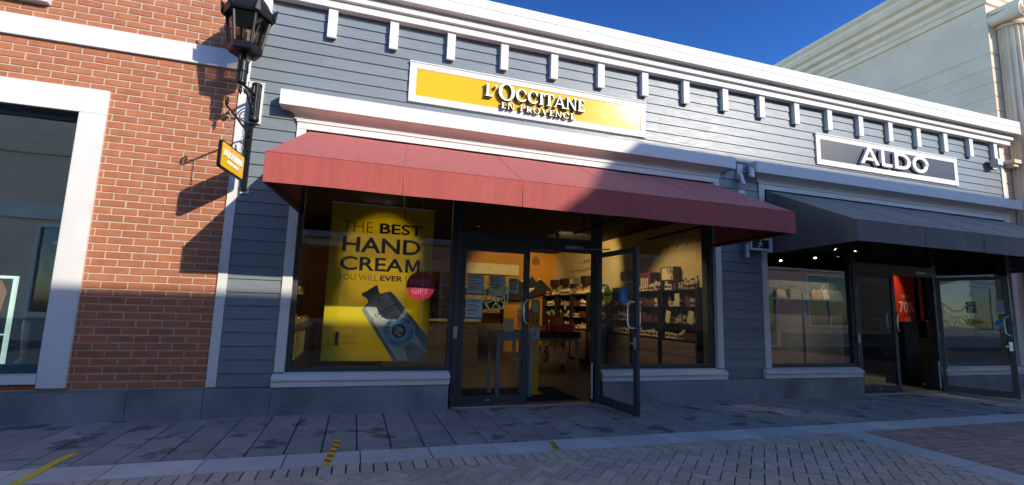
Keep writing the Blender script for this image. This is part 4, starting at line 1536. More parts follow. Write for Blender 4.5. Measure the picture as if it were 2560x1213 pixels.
m_.build('pictured_cap', 'tube_cap', po)
m_ = MB()
disc(m_, -0.698, 0.936, 0.216, YP - 3 * e, YP - 3.8 * e, 0)
annulus(m_, -0.698, 0.936, 0.200, 0.206, YP - 3.8 * e, YP - 4.6 * e, 1)
annulus(m_, -0.698, 0.936, 0.098, 0.110, YP - 3.8 * e, YP - 4.6 * e, 1)
disc(m_, -0.698, 0.936, 0.096, YP - 3.8 * e, YP - 4.4 * e, 2)
m_.build('roundel', ['roundel_blue', 'roundel_line', 'ink_dark'], po)


def arc_text(mb_, txt, cx, cz, r, a_mid, h, y, out=True, step=13.0, offset=0.0, m=0, wd=0.7):
    n = len(txt)
    for k, ch in enumerate(txt):
        if ch == ' ':
            continue
        a = a_mid + (-(k - (n - 1) / 2) * step if out else (k - (n - 1) / 2) * step)
        ca, sa = math.cos(R(a)), math.sin(R(a))
        w2 = h * wd * (0.35 if ch in "I1'" else 1)

        def fn(p, ca=ca, sa=sa):
            u, v = p[0], p[2]
            if out:
                return (cx + (r + v) * ca + u * sa, p[1], cz + (r + v) * sa - u * ca)
            return (cx + (r - v) * ca - u * sa, p[1], cz + (r - v) * sa + u * ca)
        text_into(mb_, ch, -w2 / 2, w2 / 2, 0, h, y, 0.0008, m, offset, fn)


m_ = MB()
arc_text(m_, 'CREME MAINS', -0.698, 0.936, 0.150, 118, 0.045, YP - 4 * e, True, 14.5, 0.01)
arc_text(m_, 'HAND CREAM', -0.698, 0.936, 0.196, -62, 0.045, YP - 4 * e, False, 14.0, 0.01)
text_into(m_, 'DRY SKIN', -0.665, -0.555, 0.802, 0.825, YP - 4 * e, 0.0008, fn=lambda p: (p[0], p[1], p[2] + (p[0] + 0.61) * 0.5))
m_.build('roundel_lettering', 'ink_dark', po)
m_ = MB()
text_into(m_, '20%', -0.765, -0.635, 0.905, 0.962, YP - 4.6 * e, 0.0008, 0, 0.02, fn=lambda p: (p[0], p[1], p[2] + (p[0] + 0.70) * 0.25))
for a, b_, zz in ((-0.75, -0.68, 0.985), (-0.755, -0.665, 0.968), (-0.725, -0.67, 0.885), (-0.715, -0.655, 0.868)):
    m_.box(a, b_, YP - 4.5 * e, YP - 5 * e, zz, zz + 0.010)
m_.build('roundel_figure', 'roundel_line', po)
m_ = MB()
th = math.atan2(1.320 - 1.096, -0.722 + 1.057)
rot = lambda p: (-1.052 + p[0] * math.cos(th) - p[2] * math.sin(th), p[1], 1.078 + p[0] * math.sin(th) + p[2] * math.cos(th))
roman_into(m_, "L'OCCITANE", 0.0, 0.395, 0.0, 0.040, YP - 2.7 * e, 0.0008, 0, 0.05, big={2: (1.25, -0.08)}, fn=rot)
roman_into(m_, "EN PROVENCE", 0.09, 0.33, -0.045, -0.022, YP - 2.7 * e, 0.0008, 0, 0.2, fn=rot)
m_.build('tube_lettering', 'ink_dark', po)
m_ = MB()
annulus(m_, -1.360, 0.826, 0.150, 0.1535, YP, YP - e, 1)
m_.box(-1.530, -1.462, YP, YP - 1.6 * e, 0.74, 0.915, 2)
roman_bar = [[(-1.508, 0.75), (-1.478, 0.75), (-1.478, 0.90), (-1.508, 0.90)], [(-1.522, 0.742), (-1.464, 0.742), (-1.464, 0.750), (-1.522, 0.750)], [(-1.522, 0.893), (-1.508, 0.896), (-1.490, 0.9005), (-1.49, 0.912)]]
for k, p in enumerate(roman_bar):
    m_.prism(p, 'xz', YP - 1.6 * e, YP - (2.5 + 0.1 * k) * e, 0)
text_into(m_, 'SOLD EVERY', -1.457, -1.255, 0.862, 0.880, YP, 0.001, 0, -0.005)
text_into(m_, '3 SECONDS', -1.455, -1.254, 0.834, 0.851, YP, 0.001, 0, 0.025)
text_into(m_, 'AROUND THE', -1.453, -1.255, 0.800, 0.817, YP, 0.001, 0, -0.01)
text_into(m_, 'WORLD', -1.450, -1.256, 0.755, 0.786, YP, 0.001, 0, 0.0)
m_.build('sales_mark', ['ink_brown', 'tube_light', 'poster_yellow'], po)

fg = thing('window_sticker', 'round pink sticker with two words on the glass, overlapping the yellow poster', 'sticker', (-0.497, 0.085, 1.53))
m_ = MB()
disc(m_, -0.497, 1.538, 0.186, 0.0855, 0.084, 0)
m_.build('disc', 'sticker_pink', fg)
m_ = MB()
text_into(m_, 'FREE', -0.628, -0.362, 1.545, 1.62, 0.084, 0.0008, 0, 0.025)
text_into(m_, 'GIFT', -0.610, -0.395, 1.435, 1.515, 0.084, 0.0008, 0, 0.025)
m_.build('lettering', 'sticker_text', fg)


# ------------------------------------------------------------------ notices and decals on the closed door
YD = 0.0685


def notice(label, x0, x1, z0, z1, mt, y=YD, seal=False, foot=True):
    t = thing('notice', label, 'notice', ((x0 + x1) / 2, y, z0), 'paper notices on the door glass')
    MB().box(x0, x1, y, y + 0.001, z0, z1).build('sheet', mt, t)
    q = MB()
    h = z1 - z0
    rr_ = random.Random(int(x0 * 1000))
    zz = z1 - 0.10 * h
    while zz > z0 + 0.22 * h:
        l_ = (x1 - x0) * rr_.uniform(0.45, 0.82)
        q.box(x0 + 0.08 * (x1 - x0), x0 + 0.08 * (x1 - x0) + l_, y - 0.0006, y, zz, zz + 0.008)
        zz -= h * rr_.choice((0.075, 0.075, 0.14))
    if foot:
        q.box(x0 + 0.004, x1 - 0.004, y - 0.0006, y, z0 + 0.006, z0 + 0.09 * h)
    if seal:
        annulus(q, (x0 + x1) / 2, z0 + 0.4 * h, 0.022, 0.032, y, y - 0.0006)
    q.build('print', 'paper_ink', t)


notice('grey notice with dark footer, upper of two near the hinges of closed door', 0.115, 0.345, 1.447, 1.725, 'paper')
notice('bluish notice with dark footer, lower of two near the hinges of closed door', 0.110, 0.338, 1.128, 1.402, 'paper')
notice('white notice with a round seal behind the green dog outline', 0.418, 0.650, 1.450, 1.727, 'paper', seal=True, foot=False)
notice('small yellowish notice nearest the handle of the closed door', 0.700, 0.843, 1.490, 1.697, 'paper_yellow', foot=False)


def dog(label, cx, cz, s, place, nm='door_decal'):
    """bulldog head drawn in thin green lines: unit box 1 wide, about 1.03 high"""
    t = thing(nm, label, 'decal', place((cx, cz)))
    ln = [[(-0.36, 0.06), (-0.44, 0.14), (-0.50, 0.38), (-0.47, 0.50), (-0.42, 0.52), (-0.32, 0.42), (-0.20, 0.20), (0.18, 0.17), (0.32, 0.42), (0.44, 0.52), (0.48, 0.50), (0.50, 0.30), (0.44, 0.08)],
          [(-0.42, 0.08), (-0.42, 0.40), (-0.36, 0.46), (-0.26, 0.36), (-0.16, 0.12), (0.16, 0.12), (0.24, 0.32), (0.38, 0.42), (0.42, 0.30), (0.38, 0.06)],
          [(-0.44, 0.08), (-0.46, -0.22), (-0.38, -0.40), (-0.24, -0.50), (0.0, -0.51), (0.26, -0.48), (0.42, -0.32), (0.46, -0.10), (0.44, 0.08)],
          [(-0.45, -0.27), (-0.24, -0.28), (-0.08, -0.10), (0.02, -0.07), (0.12, -0.10), (0.28, -0.28), (0.46, -0.27)],
          [(-0.38, -0.26), (-0.32, -0.42), (-0.24, -0.50)], [(0.34, -0.10), (0.30, -0.36), (0.24, -0.48)],
          [(-0.12, -0.50), (-0.10, -0.36), (-0.02, -0.30), (0.08, -0.34), (0.12, -0.50)], [(-0.02, -0.30), (-0.04, -0.12)], [(0.04, -0.30), (0.06, -0.12)],
          [(0.10, -0.36), (0.18, -0.40), (0.18, -0.50)]]
    m_ = MB()

    def pt(p):
        return place((cx + p[0] * s, cz + p[1] * s))
    for l_ in ln:
        P = []
        for i in range(len(l_) - 1):
            for t_ in range(4):
                f = t_ / 4
                P.append((l_[i][0] * (1 - f) + l_[i + 1][0] * f, l_[i][1] * (1 - f) + l_[i + 1][1] * f))
        P.append(l_[-1])
        for _ in range(2):
            P = [P[0]] + [((P[i - 1][0] + 2 * P[i][0] + P[i + 1][0]) / 4, (P[i - 1][1] + 2 * P[i][1] + P[i + 1][1]) / 4) for i in range(1, len(P) - 1)] + [P[-1]]
        m_.tube([pt(p) for p in P], 0.0066, 5)
    for a, b_, r_ in ((-0.26, -0.03, 0.045), (-0.21, -0.09, 0.035), (0.22, -0.10, 0.035), (0.31, -0.06, 0.045)):
        m_.tube([pt((a + r_ * math.cos(2 * PI * t_ / 14), b_ + r_ * math.sin(2 * PI * t_ / 14))) for t_ in range(14)], 0.004, 5, closed=True)
    m_.build('outline', 'decal_green', t)


dog('bulldog head outline in pale green lines on the closed door under the red awning', 0.520, 1.452, 0.362, lambda p: (p[0], 0.054, p[1]))

OX = DB - 0.068
a_ = R(94.0)


def on_leaf(hx, r, z, off=0.006):
    """point on the glass of an open leaf, r metres from its hinge, on the side that faces the closed leaf"""
    an = a_ if hx < 5 else R(111)
    d = Vector((-math.cos(an), -math.sin(an), 0))
    n = Vector((d.y, -d.x, 0))
    p = Vector((hx, -0.008, 0)) + d * r + n * off
    return (p.x, p.y, z)


def leaf_disc(name, label, hx, r, z, rx, rz, mt, marks):
    t = thing(name, label, 'sticker', on_leaf(hx, r, z), None)
    m_ = MB()
    n = 32
    A = [on_leaf(hx, r + rx * math.cos(2 * PI * i / n), z + rz * math.sin(2 * PI * i / n), 0.0052) for i in range(n)]
    B = [on_leaf(hx, r + rx * math.cos(2 * PI * i / n), z + rz * math.sin(2 * PI * i / n), 0.0062) for i in range(n)]
    m_.loft([A, B])
    m_.build('disc', mt, t)
    m_ = MB()
    for (a, b_, c, d, mm) in marks:
        q = [on_leaf(hx, r + u * rx, z + v * rz, 0.0064) for u, v in ((a, c), (b_, c), (b_, d), (a, d))]
        q2 = [on_leaf(hx, r + u * rx, z + v * rz, 0.0071) for u, v in ((a, c), (b_, c), (b_, d), (a, d))]
        m_.loft([q, q2])
    m_.build('marks', 'ink_dark' if mt == 'sticker_yellow' else 'paper', t)


bars = [(-0.85, 0.85, 0.0, 0.28, 0), (-0.5, 0.5, 0.42, 0.52, 0), (-0.6, 0.6, -0.32, -0.22, 0), (-0.35, 0.35, -0.62, -0.52, 0)]
chair_ = [(-0.05, 0.05, 0.0, 0.42, 0), (-0.08, 0.08, 0.5, 0.66, 0), (-0.05, 0.28, 0.0, 0.09, 0), (0.22, 0.31, -0.25, 0.05, 0), (-0.30, -0.21, -0.25, 0.1, 0), (-0.25, 0.2, -0.34, -0.26, 0), (-0.6, 0.6, -0.58, -0.50, 0)]
leaf_disc('door_sticker', 'round yellow caution sticker on the open door under the red awning', OX, 0.295, 1.50, 0.105, 0.105, 'sticker_yellow', bars)
leaf_disc('door_sticker', 'round blue wheelchair access sticker on the open door under the red awning', OX, 0.665, 1.502, 0.105, 0.105, 'sticker_blue', chair_)
OX2 = 9.20 - 0.068
leaf_disc('door_sticker', 'round yellow caution sticker on the open door under the black awning', OX2, 0.50, 1.29, 0.13, 0.075, 'sticker_yellow', bars)
leaf_disc('door_sticker', 'round blue wheelchair access sticker on the open door under the black awning', OX2, 0.87, 1.29, 0.12, 0.075, 'sticker_blue', chair_)


def leaf_sheet(label, hx, r0, r1, z0, z1, mt, ink):
    t = thing('door_notice', label, 'notice', on_leaf(hx, r0, z0))
    m_ = MB()
    m_.loft([[on_leaf(hx, u, v, o) for u, v in ((r0, z0), (r1, z0), (r1, z1), (r0, z1))] for o in (0.0052, 0.0062)])
    m_.build('sheet', mt, t)
    m_ = MB()
    for k in range(6):
        zz = z1 - (k + 1) * (z1 - z0) / 7.5
        m_.loft([[on_leaf(hx, u, v, o) for u, v in ((r0 + 0.02, zz), (r1 - 0.02 - 0.03 * (k % 3), zz), (r1 - 0.02 - 0.03 * (k % 3), zz + 0.01), (r0 + 0.02, zz + 0.01))] for o in (0.0063, 0.007)])
    m_.build('print', ink, t)


leaf_sheet('small black notice on the open door under the black awning', OX2, 0.40, 0.54, 1.46, 1.66, 'sign_black', 'paper')
leaf_sheet('white paper notice on the open door under the black awning', OX2, 0.78, 0.96, 1.45, 1.68, 'paper', 'paper_ink')
dog('bulldog head outline in pale green lines on the open door under the black awning', 0.27, 1.42, 0.42, lambda p: on_leaf(OX2, p[0], p[1], 0.010))

# ------------------------------------------------------------------ inside the first shop
t = thing('doormat', 'thin black ribbed doormat inside the open doorway', 'mat', (1.0, 0.75, 0.02))
m_ = MB().box(0.13, 1.88, 0.22, 1.34, 0.021, 0.030)
for k in range(36):
    m_.box(0.15 + k * 0.048, 0.15 + k * 0.048 + 0.03, 0.25, 1.31, 0.030, 0.034)
m_.build('ribbed_top', 'mat_rubber', t)

t = thing('sanitizer_stand', 'yellow hand sanitizer stand with paper signs just inside the doorway', 'stand', (1.36, 0.80, 0.02))
MB().box(1.30, 1.425, 0.76, 0.84, 0.03, 1.23).build('post', 'post_yellow', t, bevel=0.006)
MB().lathe([(0.0, 0.02), (0.15, 0.02), (0.15, 0.034), (0.145, 0.038), (0, 0.038)], (1.36, 0.80, 0), 32).build('base', 'post_yellow', t)
MB().box(1.288, 1.425, 0.745, 0.757, 1.225, 1.425).build('sign_frame', 'ink_dark', t)
MB().box(1.298, 1.415, 0.741, 0.744, 1.235, 1.415).build('sign_sheet', 'paper_yellow', t)
MB().box(1.318, 1.408, 0.70, 0.759, 1.07, 1.17).build('dispenser', 'gift_orange', t, bevel=0.006)
MB().lathe([(0, 0), (0.012, 0), (0.008, 0.05), (0, 0.055)], (1.363, 0.697, 1.095), 10).build('nozzle', 'ink_dark', t)
MB().box(1.280, 1.428, 0.748, 0.757, 0.822, 1.000).build('arrow_sign', 'paper', t)
m_ = MB().prism([(1.354, 0.965), (1.354, 0.905), (1.328, 0.905), (1.354, 0.862), (1.380, 0.905), (1.354 + 0.014, 0.905), (1.368, 0.965)], 'xz', 0.748, 0.7465)
m_.box(1.295, 1.41, 0.748, 0.7465, 0.975, 0.985).box(1.30, 1.40, 0.748, 0.7465, 0.838, 0.846)
m_.build('arrow', 'paper_ink', t)


def table(name, label, x0, x1, y0, y1, zt, th_, mt, apron=0.09, leg=0.05, zf=0.02):
    t_ = thing(name, label, 'table', ((x0 + x1) / 2, (y0 + y1) / 2, zf))
    MB().box(x0, x1, y0, y1, zt - th_, zt).build('tabletop', mt, t_, bevel=0.004)
    MB().box(x0 + 0.03, x1 - 0.03, y0 + 0.03, y1 - 0.03, zt - th_ - apron, zt - th_ - 0.001).build('apron', mt, t_)
    for lx in (x0 + 0.02, x1 - 0.02 - leg):
        for ly in (y0 + 0.02, y1 - 0.02 - leg):
            MB().box(lx, lx + leg, ly, ly + leg, zf, zt - th_ - 0.002).build('leg', mt, t_)
    return t_


table('side_table', 'small grey wooden table standing behind the closed door', 0.66, 1.24, 0.46, 0.98, 0.945, 0.035, 'grey_wood')
t = thing('card_holder', 'pale yellow card standing on the small grey table', 'card', (0.88, 0.60, 0.945))
MB().prism([(0.58, 0.946), (0.64, 0.946), (0.625, 1.14), (0.615, 1.14)], 'yz', 0.82, 0.96).build('card', 'paper_yellow', t)

t = thing('display_table', 'display table draped in black with gifts on top and tote bags below', 'table', (2.7, 3.4, 0.02))
MB().box(1.95, 3.20, 2.95, 3.75, 0.72, 0.845).build('draped_top', 'shelf_black', t, bevel=0.008)
MB().box(1.99, 3.15, 2.98, 3.72, 0.66, 0.718).build('apron', 'grey_wood', t)
MB().box(1.98, 3.16, 2.98, 3.72, 0.20, 0.235).build('lower_shelf', 'grey_wood', t)
for lx in (1.96, 3.10):
    for ly in (2.96, 3.68):
        MB().box(lx, lx + 0.07, ly, ly + 0.06, 0.02, 0.659).build('leg', 'grey_wood', t)


def tote(x, y, z, w, h, lab):
    t_ = thing('tote_bag', lab, 'bag', (x, y, z), 'cream tote bags under the display table')
    m2 = MB()
    m2.loft([[(x + sx_ * w * k_ / 2, y + sy_ * 0.11 * k_, zz) for sx_, sy_ in ((-1, -1), (1, -1), (1, 1), (-1, 1))] for zz, k_ in ((z + 0.001, 0.82), (z + h * 0.5, 0.95), (z + h, 1.0))])
    m2.build('body', 'tote_canvas', t_, bevel=0.012)
    for sy_ in (-0.112, 0.112):
        pts = [(x - w * 0.24, y + sy_, z + h * 0.72), (x - w * 0.24, y + sy_, z + h), (x - w * 0.14, y + sy_ * 0.9, z + h + 0.10), (x + w * 0.14, y + sy_ * 0.9, z + h + 0.10), (x + w * 0.24, y + sy_, z + h), (x + w * 0.24, y + sy_, z + h * 0.72)]
        MB().tube(pts, 0.011, 6).build('handle', 'leather_dark', t_)


tote(2.25, 3.12, 0.236, 0.34, 0.30, 'cream tote bag with dark handles, nearer the yellow sanitizer stand')
tote(2.74, 3.12, 0.236, 0.44, 0.31, 'wider cream tote bag with dark handles, nearer the table leg')


def gift(nm, lab, cat, x0, x1, y0, y1, z0, z1, mt, extra=None):
    t_ = thing(nm, lab, cat, ((x0 + x1) / 2, (y0 + y1) / 2, z0))
    MB().box(x0, x1, y0, y1, z0 + 0.001, z1).build('box', mt, t_, bevel=0.006)
    if extra:
        extra(t_)
    return t_


gift('gift_box', 'long salmon gift box with dark outline lying on the display table', 'box', 2.02, 2.42, 3.0, 3.2, 0.846, 0.955, 'box_pink',
     lambda q: MB().box(2.04, 2.40, 2.994, 2.999, 0.865, 0.872).box(2.04, 2.40, 2.994, 2.999, 0.93, 0.937).build('trim', 'ink_dark', q))
gift('gift_box', 'upright pink gift carton with red printed rows on the display table', 'box', 1.98, 2.40, 3.25, 3.5, 0.846, 1.30, 'box_pink',
     lambda q: [MB().box(2.02 + 0.01 * k, 2.34 - 0.03 * k, 3.243, 3.249, 1.22 - 0.055 * k, 1.255 - 0.055 * k).build('print_row', 'box_red', q) for k in range(5)])
gift('gift_box', 'orange red gift box on the table beside the crown shaped wrapping', 'box', 2.66, 3.08, 3.05, 3.3, 0.846, 0.985, 'box_red',
     lambda q: MB().box(2.64, 3.10, 3.03, 3.32, 0.985, 1.01).build('lid', 'box_pink', q))
gift('gift_box', 'slim red carton standing beside the crown shaped wrapping', 'box', 2.49, 2.58, 3.2, 3.3, 0.846, 1.21, 'box_red')
t = thing('gift_wrap', 'golden wrapped gift with a pointed crown of paper on the display table', 'gift', (2.86, 3.45, 0.846))
m_ = MB()
m_.lathe([(0.0, 0.847), (0.15, 0.847), (0.17, 1.0), (0.13, 1.10), (0, 1.11)], (2.86, 3.45, 0), 12)
m_.build('bundle', 'gift_orange', t)
for k in range(6):
    a = 2 * PI * k / 6
    x, y = 2.86 + 0.10 * math.cos(a), 3.45 + 0.10 * math.sin(a)
    MB().add([(x - 0.05, y, 1.08), (x + 0.05, y, 1.08), (x, y + 0.04, 1.08), (x + 0.06 * math.cos(a), y, 1.30)], [(0, 1, 3), (1, 2, 3), (2, 0, 3), (0, 2, 1)]).build('point', 'gift_orange', t)

# mountain cut-out and balloon on the orange wall
t = thing('mountain_cutout', 'black mountain cut-out with cream snow caps standing against the orange wall', 'decoration', (4.0, 7.62, 1.7))
m_ = MB()
m_.prism([(2.60, 1.55), (2.95, 1.95), (3.15, 1.86), (3.47, 2.20), (3.58, 1.98), (3.80, 2.30), (3.945, 2.13), (4.02, 2.27), (4.22, 2.10), (4.50, 1.86), (4.0, 1.72), (3.49, 1.56)], 'xz', 7.60, 7.64)
m_.build('peaks', 'mountain_black', t)
for q in ([(3.93, 2.16), (3.945, 2.13), (4.02, 2.27), (4.09, 2.205), (4.03, 2.19), (3.98, 2.15)], [(3.47, 2.20), (3.42, 2.15), (3.47, 2.10), (3.53, 2.08)], [(3.50, 1.80), (3.72, 1.93), (3.90, 1.95), (3.84, 1.88), (3.60, 1.73), (3.50, 1.66)]):
    MB().prism(q, 'xz', 7.599, 7.594).build('snow_cap', 'snow_cream', t)
MB().box(3.3, 3.34, 7.645, 7.79, 1.6, 1.64).build('wall_fixing', 'ink_dark', t)
t = thing('balloon_decal', 'black striped hot air balloon decal on the orange wall', 'decal', (3.985, 7.79, 2.8))
for k in (-2, -1, 0, 1, 2):
    P, Q = [], []
    for s_ in range(13):
        v = s_ / 12
        zz = 2.66 + 0.30 * v
        wv = 0.135 * math.sin(PI * (0.12 + 0.88 * v) ** 0.8)
        P.append((3.985 + wv * (k / 2.4 - 0.10), zz))
        Q.append((3.985 + wv * (k / 2.4 + 0.10), zz))
    MB().prism(P + Q[::-1], 'xz', 7.798, 7.793).build('gore', 'ink_dark', t)

# wall script on the cream wall (long handwriting-like strokes)
t = thing('wall_script', 'two lines of looping dark handwriting on the cream wall above the box shelves', 'decal', (4.59, 5.0, 2.45))
for zc, y0_, y1_, sd_ in ((2.62, 4.95, 5.9, 1), (2.40, 4.8, 6.6, 2), (2.85, 1.2, 2.2, 3), (2.62, 1.0, 2.3, 4)):
    rr_ = random.Random(sd_)
    pts = []
    n = int((y1_ - y0_) / 0.022)
    ph = 0
    for k in range(n):
        y = y1_ - (y1_ - y0_) * k / n
        ph += rr_.uniform(0.6, 1.3)
        amp = rr_.choice((0.018, 0.022, 0.055))
        pts.append((4.594, y + 0.012 * math.cos(ph), zc + amp * math.sin(ph)))
    MB().tube(pts, 0.006, 5).build('script_line', 'ink_brown', t)

# open boxes mounted on the cream wall
gb = []


def wall_box(y, z, w, h, lab, dark=True):
    t_ = thing('wall_box', lab, 'shelf', (4.6, y, z), 'small box shelves on the cream wall')
    x0, x1 = 4.42, 4.597
    mt = 'leather_dark' if dark else 'drawer_wood'
    m2 = MB()
    m2.box(x0, x1, y - w / 2, y + w / 2, z - h / 2, z - h / 2 + 0.014).box(x0, x1, y - w / 2, y + w / 2, z + h / 2 - 0.014, z + h / 2)
    m2.box(x0, x1, y - w / 2, y - w / 2 + 0.014, z - h / 2 + 0.0145, z + h / 2 - 0.0145).box(x0, x1, y + w / 2 - 0.014, y + w / 2, z - h / 2 + 0.0145, z + h / 2 - 0.0145)
    m2.build('case', mt, t_)
    MB().box(x0 + 0.02, x0 + 0.03, y - w / 2 + 0.015, y + w / 2 - 0.015, z - h / 2 + 0.015, z + h / 2 - 0.015).build('inset', 'mountain_black' if dark else 'box_cream', t_)


wall_box(7.50, 2.11, 0.30, 0.20, 'dark box shelf deepest in the shop, next to the orange wall')
wall_box(6.78, 2.11, 0.30, 0.20, 'dark box shelf second from the orange wall')
wall_box(6.10, 2.11, 0.30, 0.18, 'cream faced box shelf between two dark ones', False)
wall_box(5.38, 2.11, 0.30, 0.20, 'brown box shelf seen beside the open door jamb')
wall_box(3.3, 2.09, 0.30, 0.20, 'cream faced box shelf seen through the open door glass', False)
wall_box(1.72, 2.05, 0.40, 0.26, 'box shelf close to the window glass with a plant in it', False)
t = thing('potted_plant', 'small leafy plant in the box shelf near the window', 'plant', (4.5, 1.62, 1.93))
m_ = MB()
for k in range(70):
    a, b_ = random.uniform(0, 2 * PI), random.uniform(0, 1)
    c = Vector((4.46 + 0.07 * math.cos(a) * b_, 1.60 + 0.10 * math.sin(a) * b_, 2.0 + random.uniform(0, 0.13)))
    d = Vector((random.uniform(-1, 1), random.uniform(-1, 1), random.uniform(-0.2, 1))).normalized() * 0.03
    s_ = Vector((-d.y, d.x, 0.01)) * 0.5
    m_.add([c, c + d + s_, c + d * 2, c + d - s_], [(0, 1, 2, 3)])
m_.build('foliage', 'green_leaf', t)
MB().lathe([(0, 1.936), (0.035, 1.936), (0.045, 2.0), (0, 2.0)], (4.47, 1.60, 0), 12).build('pot', 'bag_grey', t)

# shelving along the cream wall, one bay after another
bays = [(0.55, 1.55), (1.62, 2.55), (2.62, 3.55), (3.62, 4.55), (4.62, 5.55), (5.62, 6.55), (6.62, 7.60)]
levels_z = (1.72, 1.42, 1.12, 0.84)
where = ['nearest the window glass', 'second from the window', 'third from the window', 'fourth from the window', 'third from the orange wall', 'second from the orange wall', 'beside the orange wall']
for k, (ya, yb_) in enumerate(bays):
    t = thing('shelf_unit', 'black shelf unit over pale drawers along the cream wall, ' + where[k], 'shelf', (4.4, (ya + yb_) / 2, 0.02), 'shelf units along the cream wall')
    m_ = MB()
    for yy in (ya, yb_ - 0.03):
        m_.box(4.16, 4.59, yy, yy + 0.03, 0.021, 1.74)
    m_.box(4.575, 4.592, ya + 0.031, yb_ - 0.031, 0.80, 1.72)
    m_.build('carcass', 'shelf_black', t)
    for zz in levels_z:
        MB().box(4.20, 4.574, ya + 0.031, yb_ - 0.031, zz - 0.022, zz).build('shelf_board', 'shelf_black', t)
    for q in range(3):
        MB().box(4.15, 4.57, ya + 0.035, yb_ - 0.035, 0.10 + q * 0.235, 0.325 + q * 0.235).build('drawer', 'drawer_wood', t, bevel=0.005)


def bottle_proto(nm, lab, body, cap_, prof_, capz, grp):
    m2 = MB()
    m2.lathe(prof_, (0, 0, 0), 10, 0)
    m2.lathe([(0.0, 0.03), (prof_[1][0] + 0.0012, 0.03), (prof_[1][0] + 0.0012, 0.085), (0.0, 0.085)], (0, 0, 0), 10, 2)
    m2.lathe([(0.0, capz[0]), (capz[2], capz[0]), (capz[2], capz[1]), (0, capz[1])], (0, 0, 0), 10, 1)
    o = m2.build(nm, [body, cap_, 'paper_yellow' if body != 'bottle_cream' else 'box_purple'])
    return tag(o, lab, 'bottle', grp)


P_ = [(0, 0), (0.03, 0), (0.031, 0.12), (0.026, 0.14), (0.011, 0.15), (0.011, 0.165), (0, 0.165)]
protos = [
    bottle_proto('bottle', 'cream plastic bottle with dark cap on the black shelves', 'bottle_cream', 'bottle_cap', P_, (0.165, 0.20, 0.016), 'cream bottles on the shelves'),
    bottle_proto('bottle', 'amber bottle with dark cap on the black shelves', 'bottle_amber', 'bottle_cap', [(0, 0), (0.028, 0), (0.028, 0.11), (0.01, 0.14), (0.01, 0.16), (0, 0.16)], (0.16, 0.19, 0.014), 'amber bottles on the shelves'),
    bottle_proto('bottle', 'dull green bottle with dark cap on the black shelves', 'bottle_green', 'bottle_cap', P_, (0.165, 0.21, 0.018), 'green bottles on the shelves'),
]
m_ = MB().box(-0.04, 0.04, -0.055, 0.055, 0, 0.10, 0).box(-0.041, -0.04, -0.04, 0.04, 0.03, 0.075, 1)
bx = tag(m_.build('carton', ['box_cream', 'bottle_cap']), 'cream carton with a dark label among the bottles', 'box', 'cream cartons on the shelves')
m_ = MB().box(-0.04, 0.04, -0.06, 0.06, 0, 0.15, 0)
bp_ = tag(m_.build('carton', ['box_purple']), 'dark purple carton among the bottles', 'box', 'purple cartons on the shelves')
rr_ = random.Random(11)
used = set()


def put(pr, x, y, z):
    o = pr
    if pr.name in used:
        o = pr.copy()
        COL.objects.link(o)
    used.add(pr.name)
    o.location = (x, y, z)
    o.rotation_euler = (0, 0, rr_.uniform(-0.15, 0.15))
    k_ = rr_.uniform(0.9, 1.15)
    o.scale = (k_, k_, rr_.uniform(0.72, 1.2))


for k, (ya, yb_) in enumerate(bays):
    for li, zz in enumerate(levels_z):
        y = ya + 0.10
        kind = rr_.choice((0, 1, 2, 0, 3, 4))
        while y < yb_ - 0.08:
            if rr_.random() < 0.38:
                kind = rr_.choice((0, 1, 2, 0, 3, 3, 4))
            pr = (protos + [bx, bp_])[kind]
            put(pr, 4.26 + rr_.uniform(-0.01, 0.02), y, zz + 0.0005)
            y += rr_.uniform(0.072, 0.095) if kind < 3 else 0.125
# price cards standing on the shelves
for k, (y, z, lab) in enumerate(((1.05, 1.47, 'large pale yellow price card at the window end of the shelves'), (1.35, 1.17, 'tilted pale yellow price card below the middle shelf'), (0.72, 1.17, 'small pale yellow price card near the window jamb'), (2.4, 1.55, 'upright pale yellow price card seen past the open door edge'), (5.9, 1.36, 'tilted cream price card near the box shelves'))):
    t = thing('price_card', lab, 'card', (4.15, y, z))
    m_ = MB().box(-0.002, 0.002, -0.065, 0.065, 0, 0.22)
    m_.xf(Matrix.Translation((4.15, y, z - 0.05)) @ Matrix.Rotation(R(0 if k in (0, 3) else 14), 4, 'X'))
    m_.build('card', 'paper_yellow', t)
t = thing('display_case', 'tall dark purple display case of slim cartons on top of the shelves', 'display', (4.38, 2.35, 1.72))
MB().box(4.24, 4.56, 2.02, 2.62, 1.722, 2.10).build('case', 'box_purple', t, bevel=0.03)
for k in range(4):
    MB().box(4.232, 4.239, 2.08 + k * 0.07, 2.115 + k * 0.07, 1.78, 1.98).build('slim_carton', 'box_cream', t)

